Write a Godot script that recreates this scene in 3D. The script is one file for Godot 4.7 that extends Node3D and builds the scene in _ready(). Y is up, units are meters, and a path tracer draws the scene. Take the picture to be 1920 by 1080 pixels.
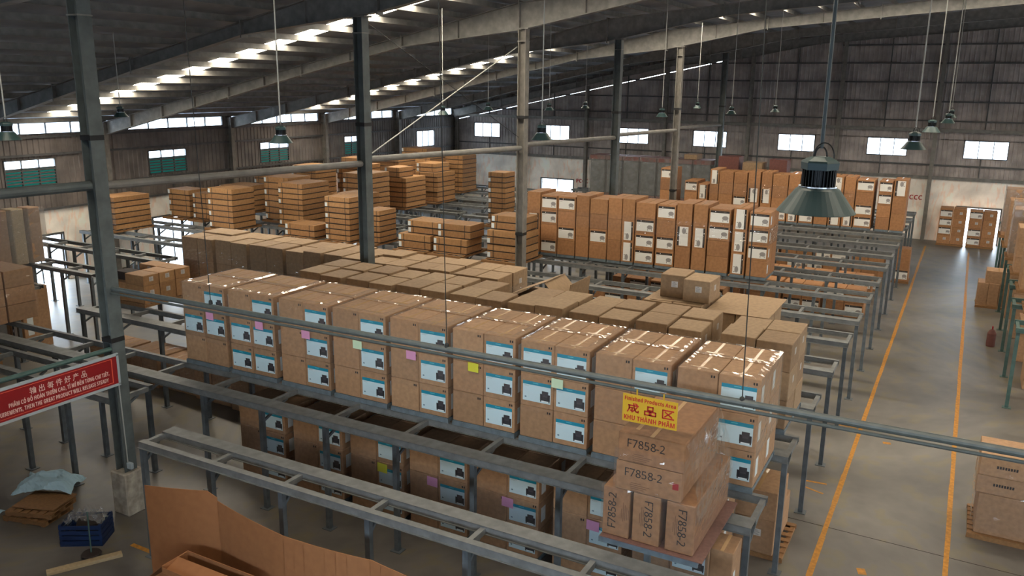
extends Node3D
# A steel-framed warehouse: pallet racks in rows along X, an aisle along Z on the +X side, the camera high above the near racks.
# Floor y = 0, left wall x = -35, far wall z = -43.5. Rack row k has its posts at z = -2.8 k; goods stand between the rows.

var rng := RandomNumberGenerator.new()
var taken := {}
var meshes := {}
var mats := {}
const H := 2.5          # top of the rack beams
const ORD := ["first", "second", "third", "fourth", "fifth", "sixth", "seventh", "eighth", "ninth", "tenth", "eleventh", "twelfth", "thirteenth", "fourteenth", "fifteenth", "sixteenth", "seventeenth", "eighteenth"]
const CLAD := -43.5
const LEFT := -35.0

func roof_y(x: float) -> float:
	if x < -12.0: return 7.5 + 0.21 * (x + 35.0)
	return 12.33 + 0.09 * (x + 12.0) if x < 11.0 else 12.33 + 0.09 * (34.0 - x)

func _ready() -> void:
	rng.seed = 7
	view_and_light()
	make_materials()
	build_floor()
	build_ceiling()
	build_left_wall()
	build_far_wall()
	build_other_walls()
	build_columns()
	build_racks()
	teal_pallets()
	named_pallet()
	brown_rows()
	crates()
	white_rows()
	far_goods()
	left_goods()
	aisle_goods()
	near_floor()
	lamps()
	signs()

# ---------------------------------------------------------------- camera and light
func view_and_light() -> void:
	var cam = Camera3D.new()
	cam.name = "camera"
	cam.fov = 37.90
	cam.near = 0.1
	cam.far = 600.0
	var b = Basis(Vector3.UP, 0.4949) * Basis(Vector3.RIGHT, -0.2385) * Basis(Vector3.BACK, 0.0124)
	cam.transform = Transform3D(b, Vector3(2.3495, 9.34, 15.551))
	add_child(cam)
	cam.current = true
	var env = Environment.new()
	env.background_mode = Environment.BG_SKY
	var sky = Sky.new()
	var sm = ProceduralSkyMaterial.new()
	sm.sky_top_color = Color(0.82, 0.91, 1.0)
	sm.sky_horizon_color = Color(0.92, 0.97, 1.0)
	sm.ground_horizon_color = Color(0.80, 0.86, 0.92)
	sm.ground_bottom_color = Color(0.6, 0.62, 0.64)
	sm.sky_energy_multiplier = 3.6
	sm.ground_energy_multiplier = 2.0
	sky.sky_material = sm
	env.sky = sky
	env.tonemap_mode = Environment.TONE_MAPPER_LINEAR
	env.tonemap_exposure = 1.26
	env.sdfgi_enabled = true
	env.ssao_enabled = true
	env.ssil_enabled = true
	var we = WorldEnvironment.new()
	we.name = "surroundings"
	we.environment = env
	add_child(we)
	# daylight coming through the translucent roof sheets, one soft light the size of each strip
	for s in skylights():
		skylight_lamp(s)

func skylights() -> Array:
	# z centre, x from, x to, strength (how clean the sheets are)
	return [[8.6, -11.9, 9.6, 0.4], [-7.9, -33.4, -12.1, 1.0], [-24.3, -33.4, -12.1, 1.0], [-7.9, -11.9, 9.6, 1.0], [-24.8, -11.9, 9.6, 1.0], [-35.0, 12.4, 33.0, 1.0], [-24.8, 12.4, 33.0, 1.0], [-17.0, 12.4, 33.0, 1.0], [-7.9, 12.4, 33.0, 1.0], [2.0, 12.4, 33.0, 1.0]]

func skylight_lamp(s: Array) -> void:
	var l = AreaLight3D.new()
	l.name = "skylight_strip"
	var xm: float = (s[1] + s[2]) / 2.0
	var slope: float = atan((roof_y(s[2]) - roof_y(s[1])) / (s[2] - s[1]))
	var long: float = (s[2] - s[1]) / cos(slope)
	l.area_size = Vector2(long, 0.9)
	l.light_color = Color(1.0, 0.95, 0.86)
	l.light_energy = 13.0 * s[3] * long * 0.9 / PI
	l.area_normalize_energy = true
	l.shadow_enabled = true
	l.area_range = 120.0
	l.area_attenuation = 2.0
	add_child(l)
	l.transform = Transform3D(Basis(Vector3.BACK, slope) * Basis(Vector3.RIGHT, -PI / 2.0), Vector3(xm, roof_y(xm) - 0.03, s[0]))

# ---------------------------------------------------------------- helpers
func numbered(called: String) -> String:
	var n: int = taken.get(called, 0)
	taken[called] = n + 1
	return called if n == 0 else "%s_%03d" % [called, n]

func tag(o: Node, label: String, category := "", group := "", kind := "") -> Node:
	if label: o.set_meta("label", label)
	if category: o.set_meta("category", category)
	if group: o.set_meta("group", group)
	if kind: o.set_meta("kind", kind)
	return o

func thing(called: String, label: String, category: String, at := Vector3.ZERO, turn := 0.0, group := "") -> Node3D:
	var o = Node3D.new()
	o.name = numbered(called)
	add_child(o)
	o.position = at
	o.rotation.y = turn
	tag(o, label, category, group)
	return o

func setting(called: String, label: String) -> Node3D:
	var o = Node3D.new()
	o.name = called
	add_child(o)
	tag(o, label, "", "", "structure")
	return o

func part(parent: Node, called: String, mesh: Mesh, m: Material, at := Vector3.ZERO, turn := Vector3.ZERO) -> MeshInstance3D:
	var o = MeshInstance3D.new()
	o.name = numbered(called) if parent == self else called
	o.mesh = mesh
	o.material_override = m
	o.position = at
	o.rotation = turn
	parent.add_child(o, true)
	return o

func single(called: String, mesh: Mesh, m: Material, label: String, category: String, at := Vector3.ZERO, turn := Vector3.ZERO, group := "") -> MeshInstance3D:
	var o = part(self, called, mesh, m, at, turn)
	tag(o, label, category, group)
	return o

func begin() -> SurfaceTool:
	var st = SurfaceTool.new()
	st.begin(Mesh.PRIMITIVE_TRIANGLES)
	return st

func tri(st: SurfaceTool, a: Vector3, b: Vector3, c: Vector3, out: Vector3) -> void:
	var n = (b - a).cross(c - a)
	if n.length_squared() < 1e-14: return
	var flip = n.dot(out) > 0.0
	n = n.normalized() * (1.0 if flip else -1.0)
	for p in ([a, c, b] if flip else [a, b, c]):
		st.set_normal(n)
		st.add_vertex(p)

func quad(st: SurfaceTool, a: Vector3, b: Vector3, c: Vector3, d: Vector3, out: Vector3) -> void:
	tri(st, a, b, c, out)
	tri(st, a, c, d, out)

# a closed plain box: centre, size, turn
func bx(st: SurfaceTool, at: Vector3, size: Vector3, turn := Basis.IDENTITY) -> void:
	var h = size / 2.0
	for ax in 3:
		for s in [-1.0, 1.0]:
			var n = Vector3.ZERO
			n[ax] = s
			var u = Vector3.ZERO
			u[(ax + 1) % 3] = h[(ax + 1) % 3]
			var v = Vector3.ZERO
			v[(ax + 2) % 3] = h[(ax + 2) % 3]
			var c = n * h[ax]
			quad(st, at + turn * (c - u - v), at + turn * (c + u - v), at + turn * (c + u + v), at + turn * (c - u + v), turn * n)

# a bar of a given cross-section between two points
func bar(st: SurfaceTool, a: Vector3, b: Vector3, w: float, t: float) -> void:
	var d = b - a
	var z = d.normalized()
	var up = Vector3.UP if absf(z.y) < 0.95 else Vector3.BACK
	var x = up.cross(z).normalized()
	var y = z.cross(x)
	bx(st, (a + b) / 2.0, Vector3(w, t, d.length()), Basis(x, y, z))

func one_box(size: Vector3) -> Mesh:
	var key = "b%v" % size
	if not meshes.has(key):
		var st = begin()
		bx(st, Vector3.ZERO, size)
		meshes[key] = st.commit()
	return meshes[key]

# chamfered box standing on its origin
func cbox(size: Vector3, c := 0.012) -> Mesh:
	var key = "c%v %f" % [size, c]
	if meshes.has(key): return meshes[key]
	var st = begin()
	var h = size / 2.0
	var mid = Vector3(0, h.y, 0)
	var p = func(s: Vector3, ax: int) -> Vector3:
		var q = Vector3(s.x * (h.x - c), s.y * (h.y - c), s.z * (h.z - c))
		q[ax] = s[ax] * h[ax]
		return q + mid
	for ax in 3:
		var b = (ax + 1) % 3
		var d = (ax + 2) % 3
		for s in [-1.0, 1.0]:
			var k = []
			for e in [[-1, -1], [1, -1], [1, 1], [-1, 1]]:
				var q = Vector3.ZERO
				q[ax] = s; q[b] = e[0]; q[d] = e[1]
				k.append(p.call(q, ax))
			var n = Vector3.ZERO
			n[ax] = s
			quad(st, k[0], k[1], k[2], k[3], n)
		for e in [[-1, -1], [1, -1], [1, 1], [-1, 1]]:
			var q0 = Vector3.ZERO
			q0[ax] = -1; q0[b] = e[0]; q0[d] = e[1]
			var q1 = q0
			q1[ax] = 1
			var out = q0
			out[ax] = 0
			quad(st, p.call(q0, b), p.call(q1, b), p.call(q1, d), p.call(q0, d), out)
	for s0 in [-1, 1]:
		for s1 in [-1, 1]:
			for s2 in [-1, 1]:
				var q = Vector3(s0, s1, s2)
				tri(st, p.call(q, 0), p.call(q, 1), p.call(q, 2), q)
	meshes[key] = st.commit()
	return meshes[key]

# lathe round Y: list of (radius, y)
func lathe(prof: Array, seg := 24) -> Mesh:
	var st = begin()
	st.set_smooth_group(-1)
	for i in prof.size() - 1:
		var a: Vector2 = prof[i]
		var b: Vector2 = prof[i + 1]
		var nn = Vector2(b.y - a.y, a.x - b.x).normalized()
		for k in seg:
			var t0 = TAU * k / seg
			var t1 = TAU * (k + 1) / seg
			var c0 = Vector3(cos(t0), 0, sin(t0))
			var c1 = Vector3(cos(t1), 0, sin(t1))
			var out = (c0 + c1) * nn.x + Vector3(0, nn.y * 2.0, 0)
			quad(st, c0 * a.x + Vector3(0, a.y, 0), c1 * a.x + Vector3(0, a.y, 0), c1 * b.x + Vector3(0, b.y, 0), c0 * b.x + Vector3(0, b.y, 0), out)
	return st.commit()

func tube(a: Vector3, b: Vector3, r: float, seg := 10) -> Mesh:
	var st = begin()
	add_tube(st, a, b, r, seg)
	return st.commit()

func add_tube(st: SurfaceTool, a: Vector3, b: Vector3, r: float, seg := 10) -> void:
	var z = (b - a).normalized()
	var up = Vector3.UP if absf(z.y) < 0.95 else Vector3.BACK
	var x = up.cross(z).normalized()
	var y = z.cross(x)
	for k in seg:
		var t0 = TAU * k / seg
		var t1 = TAU * (k + 1) / seg
		var d0 = (x * cos(t0) + y * sin(t0)) * r
		var d1 = (x * cos(t1) + y * sin(t1)) * r
		quad(st, a + d0, a + d1, b + d1, b + d0, d0 + d1)
		tri(st, a, a + d0, a + d1, -z)
		tri(st, b, b + d0, b + d1, z)

# ---------------------------------------------------------------- materials
func noise_tex(freq: float, lo: float, hi: float, size := 256, oct := 4, sd := 1, tint := Color(1, 1, 1)) -> NoiseTexture2D:
	var n = FastNoiseLite.new()
	n.seed = sd
	n.frequency = freq
	n.fractal_octaves = oct
	var t = NoiseTexture2D.new()
	t.width = size
	t.height = size
	t.seamless = true
	t.noise = n
	var g = Gradient.new()
	g.set_color(0, Color(lo, lo, lo))
	g.set_color(1, Color(hi * tint.r, hi * tint.g, hi * tint.b))
	t.color_ramp = g
	return t

func mat(called: String, c: Color, rough := 0.8, metal := 0.0, tex: Texture2D = null, scale := 1.0, world := true) -> StandardMaterial3D:
	var m = StandardMaterial3D.new()
	m.resource_name = called
	m.albedo_color = c
	m.roughness = rough
	m.metallic = metal
	if tex:
		m.albedo_texture = tex
		m.uv1_triplanar = true
		m.uv1_world_triplanar = world
		m.uv1_scale = Vector3.ONE * scale
	mats[called] = m
	return m

func make_materials() -> void:
	var fibre = noise_tex(0.03, 0.86, 1.0, 256, 5, 3)
	var blotch = noise_tex(0.012, 0.72, 1.0, 256, 5, 5)
	var steel = noise_tex(0.02, 0.78, 1.0, 256, 5, 9)
	var tones = [Color(0.65, 0.505, 0.375), Color(0.68, 0.53, 0.395), Color(0.62, 0.48, 0.355), Color(0.66, 0.505, 0.37)]
	for i in 4:
		mat("card%d" % i, tones[i], 0.75, 0.0, fibre, 0.9)
	var browns = [Color(0.59, 0.485, 0.37), Color(0.56, 0.455, 0.345), Color(0.61, 0.505, 0.39)]
	for i in 3:
		mat("brown%d" % i, browns[i], 0.78, 0.0, fibre, 0.9)
	var oranges = [Color(0.64, 0.47, 0.30), Color(0.60, 0.44, 0.28), Color(0.67, 0.50, 0.325)]
	for i in 3:
		mat("crate%d" % i, oranges[i], 0.75, 0.0, fibre, 0.9)
	var whites = [Color(0.64, 0.455, 0.295), Color(0.61, 0.43, 0.28), Color(0.67, 0.475, 0.31)]
	for i in 3:
		mat("export%d" % i, whites[i], 0.72, 0.0, fibre, 0.9)
	mat("rawcard", Color(0.62, 0.41, 0.25), 0.8, 0.0, noise_tex(0.02, 0.93, 1.0, 256, 4, 41), 0.9)
	for i in 2:
		mat("longcard%d" % i, [Color(0.58, 0.42, 0.285), Color(0.56, 0.40, 0.27)][i], 0.75, 0.0, fibre, 0.9)
	mat("strap", Color(0.10, 0.10, 0.11), 0.45)
	mat("paper", Color(0.80, 0.83, 0.84), 0.6)
	mat("pink", Color(0.80, 0.56, 0.70), 0.7)
	mat("lime", Color(0.78, 0.76, 0.22), 0.7)
	mat("mint", Color(0.74, 0.82, 0.70), 0.7)
	var tp = mat("tape", Color(0.74, 0.60, 0.44), 0.16)
	tp.metallic_specular = 0.8
	mat("rack", Color(0.45, 0.46, 0.46), 0.55, 0.0, steel, 0.7)
	mat("rackdark", Color(0.36, 0.39, 0.41), 0.5, 0.0, steel, 0.7)
	mat("pallet", Color(0.42, 0.47, 0.50), 0.5, 0.0, steel, 0.9)
	mat("greenrack", Color(0.27, 0.38, 0.36), 0.5, 0.0, steel, 0.7)
	mat("frame", Color(0.52, 0.51, 0.49), 0.6, 0.0, steel, 0.5)
	mat("column", Color(0.36, 0.39, 0.39), 0.55, 0.0, steel, 0.5)
	mat("columnpale", Color(0.52, 0.50, 0.47), 0.6, 0.0, steel, 0.5)
	mat("roofsheet", Color(0.55, 0.56, 0.58), 0.6, 0.0, blotch, 0.2)
	mat("gablesheet", Color(0.72, 0.68, 0.66), 0.6, 0.0, blotch, 0.25)
	mat("cladding", Color(0.50, 0.465, 0.445), 0.6, 0.0, blotch, 0.25)
	mat("girt", Color(0.36, 0.36, 0.36), 0.6, 0.0, steel, 0.5)
	mat("wood", Color(0.55, 0.40, 0.25), 0.8, 0.0, fibre, 1.5)
	mat("woodpale", Color(0.66, 0.58, 0.45), 0.8, 0.0, fibre, 1.5)
	mat("ply", Color(0.46, 0.33, 0.30), 0.7, 0.0, fibre, 1.5)
	mat("black", Color(0.05, 0.05, 0.055), 0.6)
	mat("lampgreen", Color(0.17, 0.26, 0.26), 0.45)
	mat("lampblack", Color(0.035, 0.05, 0.055), 0.45)
	mat("chrome", Color(0.8, 0.8, 0.8), 0.2, 1.0)
	mat("lens", Color(0.85, 0.85, 0.82), 0.3)
	mat("pipe", Color(0.33, 0.36, 0.36), 0.4, 0.0, steel, 0.8)
	mat("wire", Color(0.13, 0.14, 0.14), 0.6)
	mat("conduit", Color(0.62, 0.62, 0.60), 0.4)
	mat("red", Color(0.52, 0.02, 0.05), 0.5)
	mat("redink", Color(0.66, 0.06, 0.05), 0.6)
	mat("bannertext", Color(0.86, 0.72, 0.68), 0.6)
	mat("bannerline", Color(0.85, 0.35, 0.25), 0.6)
	mat("silver", Color(0.62, 0.66, 0.68), 0.4)
	mat("yellowsign", Color(0.72, 0.58, 0.04), 0.55)
	mat("ink", Color(0.10, 0.08, 0.08), 0.7)
	mat("smallprint", Color(0.42, 0.29, 0.19), 0.8)
	mat("yellowpaint", Color(0.76, 0.51, 0.10), 0.6, 0.0, noise_tex(0.05, 0.75, 1.0, 256, 4, 21), 0.6)
	mat("concrete", Color(0.70, 0.66, 0.60), 0.85, 0.0, blotch, 1.2)
	mat("yard", Color(0.62, 0.62, 0.62), 0.9)
	mat("blueplastic", Color(0.05, 0.14, 0.29), 0.45)
	mat("cloth", Color(0.60, 0.71, 0.76), 0.8)
	mat("dirt", Color(0.16, 0.12, 0.10), 0.9)
	mat("maroon", Color(0.42, 0.25, 0.22), 0.7, 0.0, fibre, 0.9)
	mat("sofa", Color(0.40, 0.42, 0.42), 0.8, 0.0, blotch, 0.8)
	var film = mat("film", Color(0.92, 0.93, 0.95, 0.015), 0.07)
	film.transparency = BaseMaterial3D.TRANSPARENCY_ALPHA
	film.cull_mode = BaseMaterial3D.CULL_DISABLED
	var milky = mat("milkyfilm", Color(0.62, 0.62, 0.62, 0.28), 0.2)
	milky.transparency = BaseMaterial3D.TRANSPARENCY_ALPHA
	milky.cull_mode = BaseMaterial3D.CULL_DISABLED
	var glass = mat("glass", Color(0.85, 0.95, 1.0, 0.08), 0.05)
	glass.transparency = BaseMaterial3D.TRANSPARENCY_ALPHA
	var net = mat("tealnet", Color(0.03, 0.50, 0.47), 0.8)
	net.backlight_enabled = true
	net.backlight = Color(0.03, 0.40, 0.37)
	var day = mat("daysheet", Color(0.95, 0.94, 0.88), 0.6)
	day.emission_enabled = true
	day.emission = Color(1.0, 0.95, 0.86)
	day.emission_energy_multiplier = 13.0
	mats["floor"] = floor_material()
	mats["plaster"] = plaster_material()
	mats["teal"] = picture("teal label", teal_image())
	mats["office"] = picture("office label", office_image(false))
	mats["officeup"] = picture("office label upright", office_image(true))
	mats["slip"] = picture("slip", slip_image())

func picture(called: String, im: Image) -> StandardMaterial3D:
	var m = StandardMaterial3D.new()
	m.resource_name = called
	m.albedo_texture = ImageTexture.create_from_image(im)
	m.roughness = 0.5
	m.cull_mode = BaseMaterial3D.CULL_DISABLED
	return m

func teal_image() -> Image:
	var im = Image.create(256, 180, false, Image.FORMAT_RGB8)
	im.fill(Color(0.74, 0.82, 0.85))
	im.fill_rect(Rect2i(0, 0, 256, 31), Color(0.02, 0.50, 0.60))
	im.fill_rect(Rect2i(92, 10, 50, 6), Color(0.35, 0.70, 0.76))
	var dk = Color(0.17, 0.17, 0.19)
	im.fill_rect(Rect2i(164, 100, 82, 56), dk)            # body of the armchair in the print
	im.fill_rect(Rect2i(160, 96, 22, 58), Color(0.13, 0.13, 0.15))
	im.fill_rect(Rect2i(228, 96, 22, 58), Color(0.13, 0.13, 0.15))
	im.fill_rect(Rect2i(176, 70, 58, 34), Color(0.22, 0.21, 0.23))
	im.fill_rect(Rect2i(182, 106, 46, 16), Color(0.25, 0.23, 0.25))
	im.fill_rect(Rect2i(162, 154, 10, 14), dk)
	im.fill_rect(Rect2i(238, 154, 10, 14), dk)
	im.fill_rect(Rect2i(172, 158, 66, 8), Color(0.86, 0.88, 0.88))
	im.fill_rect(Rect2i(18, 140, 16, 12), Color(0.35, 0.45, 0.52))
	im.fill_rect(Rect2i(12, 36, 60, 3), Color(0.62, 0.68, 0.70))
	im.fill_rect(Rect2i(12, 44, 44, 3), Color(0.62, 0.68, 0.70))
	return im

func office_image(up: bool) -> Image:
	var im = Image.create(256, 160, false, Image.FORMAT_RGB8)
	im.fill(Color(0.84, 0.83, 0.80))
	im.fill_rect(Rect2i(0, 0, 256, 30), Color(0.13, 0.11, 0.10))
	im.fill_rect(Rect2i(60, 8, 14, 12), Color(0.85, 0.85, 0.85))
	for k in 7:
		im.fill_rect(Rect2i(92 + k * 18, 12, 10, 5), Color(0.5, 0.48, 0.46))
	for y in range(58, 142):
		for x in range(160, 244):
			var d = Vector2((x - 202) / 42.0, (y - 96) / 30.0).length()
			if d < 1.0:
				im.set_pixel(x, y, Color(0.50, 0.48, 0.47) if (x / 3 + y / 3) % 3 else Color(0.60, 0.58, 0.56))
	im.fill_rect(Rect2i(168, 120, 8, 26), Color(0.42, 0.40, 0.39))
	im.fill_rect(Rect2i(228, 120, 8, 26), Color(0.42, 0.40, 0.39))
	im.fill_rect(Rect2i(14, 46, 40, 5), Color(0.66, 0.65, 0.63))
	if up:
		im.rotate_90(CLOCKWISE)
	return im

func slip_image() -> Image:
	var im = Image.create(64, 64, false, Image.FORMAT_RGB8)
	im.fill(Color(0.72, 0.70, 0.68))
	for k in 5:
		im.fill_rect(Rect2i(8, 8 + k * 11, 30 + (k * 7) % 18, 4), Color(0.45, 0.44, 0.44))
	return im

func layered(size: int, fn: Callable) -> ImageTexture:
	var im = Image.create(size, size, false, Image.FORMAT_RGB8)
	for y in size:
		for x in size:
			im.set_pixel(x, y, fn.call(x, y))
	return ImageTexture.create_from_image(im)

func tile_noise(n: FastNoiseLite, x: float, y: float, size: float) -> float:
	# a noise that repeats without a seam: walk a circle in each direction
	var a = TAU * x / size
	var b = TAU * y / size
	var r = size / TAU
	return n.get_noise_3d(cos(a) * r + sin(b) * r * 0.7, sin(a) * r, cos(b) * r)

func floor_material() -> StandardMaterial3D:
	var n1 = FastNoiseLite.new(); n1.seed = 11; n1.frequency = 0.008; n1.fractal_octaves = 5
	var n2 = FastNoiseLite.new(); n2.seed = 12; n2.frequency = 0.05; n2.fractal_octaves = 3
	var m = StandardMaterial3D.new()
	m.resource_name = "power-floated concrete"
	m.albedo_texture = layered(512, func(x, y):
		var a: float = tile_noise(n1, x, y, 512.0)
		var b: float = tile_noise(n2, x, y, 512.0)
		var v: float = 0.37 + 0.11 * a + 0.05 * b
		var ochre: float = clampf((b - 0.18) * 1.6, 0.0, 0.22)
		return Color(v * 1.03, v * (0.98 - ochre * 0.08), v * (0.92 - ochre * 0.5)))
	m.roughness = 0.46
	m.metallic_specular = 0.5
	m.uv1_triplanar = true
	m.uv1_world_triplanar = true
	m.uv1_scale = Vector3.ONE * 0.055
	return m

func plaster_material() -> StandardMaterial3D:
	var n1 = FastNoiseLite.new(); n1.seed = 31; n1.frequency = 0.012; n1.fractal_octaves = 5
	var n2 = FastNoiseLite.new(); n2.seed = 32; n2.frequency = 0.03; n2.fractal_octaves = 4
	var m = StandardMaterial3D.new()
	m.resource_name = "stained plaster"
	m.albedo_texture = layered(512, func(x, y):
		var a: float = tile_noise(n1, x, y, 512.0)
		var b: float = tile_noise(n2, x * 2.0, y * 0.5, 512.0)
		var v: float = 0.97 + 0.14 * a
		var rust: float = clampf((b - 0.2) * 1.2, 0.0, 0.16)
		return Color(v * 1.0, v * (0.965 - rust * 0.35), v * (0.92 - rust * 0.5)))
	m.roughness = 0.85
	m.uv1_triplanar = true
	m.uv1_world_triplanar = true
	m.uv1_scale = Vector3.ONE * 0.12
	return m

# ---------------------------------------------------------------- the building
func build_floor() -> void:
	var st = begin()
	bx(st, Vector3(-0.5, -0.15, -10.75), Vector3(69.6, 0.3, 66.0))
	var f = part(self, "floor", st.commit(), mats.floor)
	tag(f, "grey polished concrete warehouse floor", "", "", "structure")
	st = begin()
	bx(st, Vector3(0, -0.5, -10), Vector3(700, 0.2, 700))
	var g = part(self, "ground", st.commit(), mats.yard)
	tag(g, "pale concrete yard outside the warehouse", "", "", "structure")
	# painted lines lie a few millimetres proud of the floor
	var ln = [["yellow aisle line along the rack posts", 0.56, -41.0, 14.0, 0.115], ["yellow aisle line along the far side of the aisle", 2.92, -40.0, 14.0, 0.11]]
	for l in ln:
		var t = begin()
		var z: float = l[2]
		while z < l[3]:
			var z1: float = minf(z + 1.7, l[3])
			var w: float = l[4] * rng.randf_range(0.85, 1.05)
			bx(t, Vector3(l[1] + rng.randf_range(-0.006, 0.006), 0.002, (z + z1) / 2.0), Vector3(w, 0.004, z1 - z))
			z = z1
		single("aisle_line", t.commit(), mats.yellowpaint, l[0], "floor line")
	var marks = [[-23.9, 0.3, 5.0, 0.1, 0.12, "yellow line on the floor of the cross aisle"], [-11.2, 5.55, 1.4, 0.1, 0.0, "short yellow line beside the concrete column foot"],
		[1.45, -0.9, 0.16, 0.22, 0.3, "faded yellow patch between the two aisle lines"], [-0.02, -4.5, 0.55, 0.07, 0.1, "worn yellow arrow shaft beside the rack posts"],
		[0.02, -4.05, 0.5, 0.06, -0.35, "worn yellow arrow head beside the rack posts"], [1.3, -7.9, 0.2, 0.14, 0.2, "small ochre paint patch far up the aisle"], [0.2, -8.6, 0.5, 0.08, 0.05, "ochre paint smear outside the aisle line"]]
	for k in marks:
		var t = begin()
		bx(t, Vector3.ZERO, Vector3(k[2], 0.004, k[3]))
		single("floor_marking", t.commit(), mats.yellowpaint, k[5], "floor line", Vector3(k[0], 0.002, k[1]), Vector3(0, k[4], 0))
	st = begin()
	bx(st, Vector3(2.2, 0.001, -2.35), Vector3(5.0, 0.002, 0.02), Basis(Vector3.UP, -0.02))
	single("floor_joint", st.commit(), mats.dirt, "dark saw-cut joint crossing the aisle floor", "floor joint")

func slope_slab(st: SurfaceTool, x0: float, x1: float, z0: float, z1: float, dy0: float, dy1: float) -> void:
	var c = []
	for x in [x0, x1]:
		for z in [z0, z1]:
			for dy in [dy0, dy1]:
				c.append(Vector3(x, roof_y(x) + dy, z))
	var up = Vector3(0, 1, 0)
	quad(st, c[0], c[2], c[6], c[4], -up)
	quad(st, c[1], c[3], c[7], c[5], up)
	quad(st, c[0], c[1], c[3], c[2], Vector3(-1, 0, 0))
	quad(st, c[4], c[5], c[7], c[6], Vector3(1, 0, 0))
	quad(st, c[0], c[1], c[5], c[4], Vector3(0, 0, -1))
	quad(st, c[2], c[3], c[7], c[6], Vector3(0, 0, 1))

func build_ceiling() -> void:
	var root = setting("ceiling", "dark sheet-metal roof on steel purlins and rafters, with strips of daylight sheets")
	var sides = [[-36.0, -12.0], [-12.0, 11.0], [11.0, 34.4]]
	for s in sides:
		var lit = []
		for k in skylights():
			if k[1] >= s[0] and k[2] <= s[1]: lit.append(k)
		lit.sort_custom(func(a, b): return a[0] < b[0])
		var z = -44.0
		for k in lit:
			roof_piece(root, s[0], s[1], z, k[0] - 0.45)
			roof_piece(root, s[0], k[1], k[0] - 0.45, k[0] + 0.45)
			roof_piece(root, k[2], s[1], k[0] - 0.45, k[0] + 0.45)
			# translucent sheets, one length after another
			var n = int(round((k[2] - k[1]) / 3.5))
			for i in n:
				var a: float = lerpf(k[1], k[2], float(i) / n)
				var b: float = lerpf(k[1], k[2], float(i + 1) / n)
				var st = begin()
				slope_slab(st, a, b, k[0] - 0.45, k[0] + 0.45, 0.0, 0.02)
				part(root, "skylight_sheet", st.commit(), mats.daysheet)
			z = k[0] + 0.45
		roof_piece(root, s[0], s[1], z, 22.3)
	var x = -34.2
	while x < 34.0:
		if absf(x - 11.0) > 0.4:
			var st = begin()
			bx(st, Vector3(x, roof_y(x) - 0.145, -10.75), Vector3(0.075, 0.19, 65.2))
			bx(st, Vector3(x + 0.03, roof_y(x) - 0.235, -10.75), Vector3(0.10, 0.012, 65.2))
			part(root, "purlin", st.commit(), mats.frame)
		x += 1.42
	for z in [-43.15, -35.4, -27.4, -19.4, -11.4, -3.4, 4.6, 12.6, 20.6]:
		part(root, "rafter", rafter(z), mats.frame)

func roof_piece(root: Node3D, x0: float, x1: float, z0: float, z1: float) -> void:
	if x1 - x0 < 0.01 or z1 - z0 < 0.01: return
	var st = begin()
	slope_slab(st, x0, x1, z0, z1, 0.0, 0.05)
	part(root, "roof_sheet", st.commit(), mats.roofsheet)

func rafter(z: float) -> Mesh:
	var st = begin()
	var depth = func(x: float) -> float:
		if x < -22.0: return lerpf(0.60, 0.36, (x + 35.0) / 13.0)
		if x < -17.0: return 0.36
		if x < -12.0: return lerpf(0.36, 0.90, (x + 17.0) / 5.0)
		if x < -7.0: return lerpf(0.90, 0.42, (x + 12.0) / 5.0)
		if x < 11.0: return lerpf(0.42, 0.7, (x + 7.0) / 18.0)
		return 0.6
	var xs = [-34.9, -30.5, -26.2, -22.0, -17.0, -12.0, -7.0, -2.0, 4.5, 11.0, 22.0, 34.0]
	for i in xs.size() - 1:
		var a: float = xs[i]
		var b: float = xs[i + 1]
		var ta = roof_y(a) - 0.245
		var tb = roof_y(b) - 0.245
		var da: float = depth.call(a)
		var db: float = depth.call(b)
		for w in [[0.015, 0.0, 1.0], [0.13, 0.0, -1.0], [0.13, 1.0, -1.0]]:
			var h: float = w[0]
			var y0a: float = ta if w[2] > 0 else ta - da * w[1]
			var y0b: float = tb if w[2] > 0 else tb - db * w[1]
			var y1a: float = ta - da if w[2] > 0 else y0a - 0.025
			var y1b: float = tb - db if w[2] > 0 else y0b - 0.025
			var p = [Vector3(a, y0a, z - h), Vector3(b, y0b, z - h), Vector3(b, y1b, z - h), Vector3(a, y1a, z - h), Vector3(a, y0a, z + h), Vector3(b, y0b, z + h), Vector3(b, y1b, z + h), Vector3(a, y1a, z + h)]
			quad(st, p[0], p[1], p[2], p[3], Vector3(0, 0, -1))
			quad(st, p[4], p[5], p[6], p[7], Vector3(0, 0, 1))
			quad(st, p[0], p[1], p[5], p[4], Vector3(0, 1, 0))
			quad(st, p[3], p[2], p[6], p[7], Vector3(0, -1, 0))
		# splice plates stand out at each joint
		bx(st, Vector3(b, tb - db / 2.0 - 0.02, z), Vector3(0.05, db + 0.16, 0.27))
		bx(st, Vector3((a + b) / 2.0, (ta + tb - (da + db) / 2.0) / 2.0, z), Vector3(0.02, (da + db) / 2.0 - 0.03, 0.24))
	return st.commit()

# wall frame: u runs along the wall, v is height, n points into the hall
func wp(w: Dictionary, u: float, v: float, n: float) -> Vector3:
	return w.o + w.u * u + Vector3(0, v, 0) + w.n * n

func wall_box(st: SurfaceTool, w: Dictionary, u0: float, u1: float, v0: float, v1: float, n0: float, n1: float) -> void:
	var b = Basis(w.u, Vector3.UP, w.u.cross(Vector3.UP))
	bx(st, wp(w, (u0 + u1) / 2.0, (v0 + v1) / 2.0, (n0 + n1) / 2.0), Vector3(absf(u1 - u0), v1 - v0, absf(n1 - n0)), b)

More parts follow.
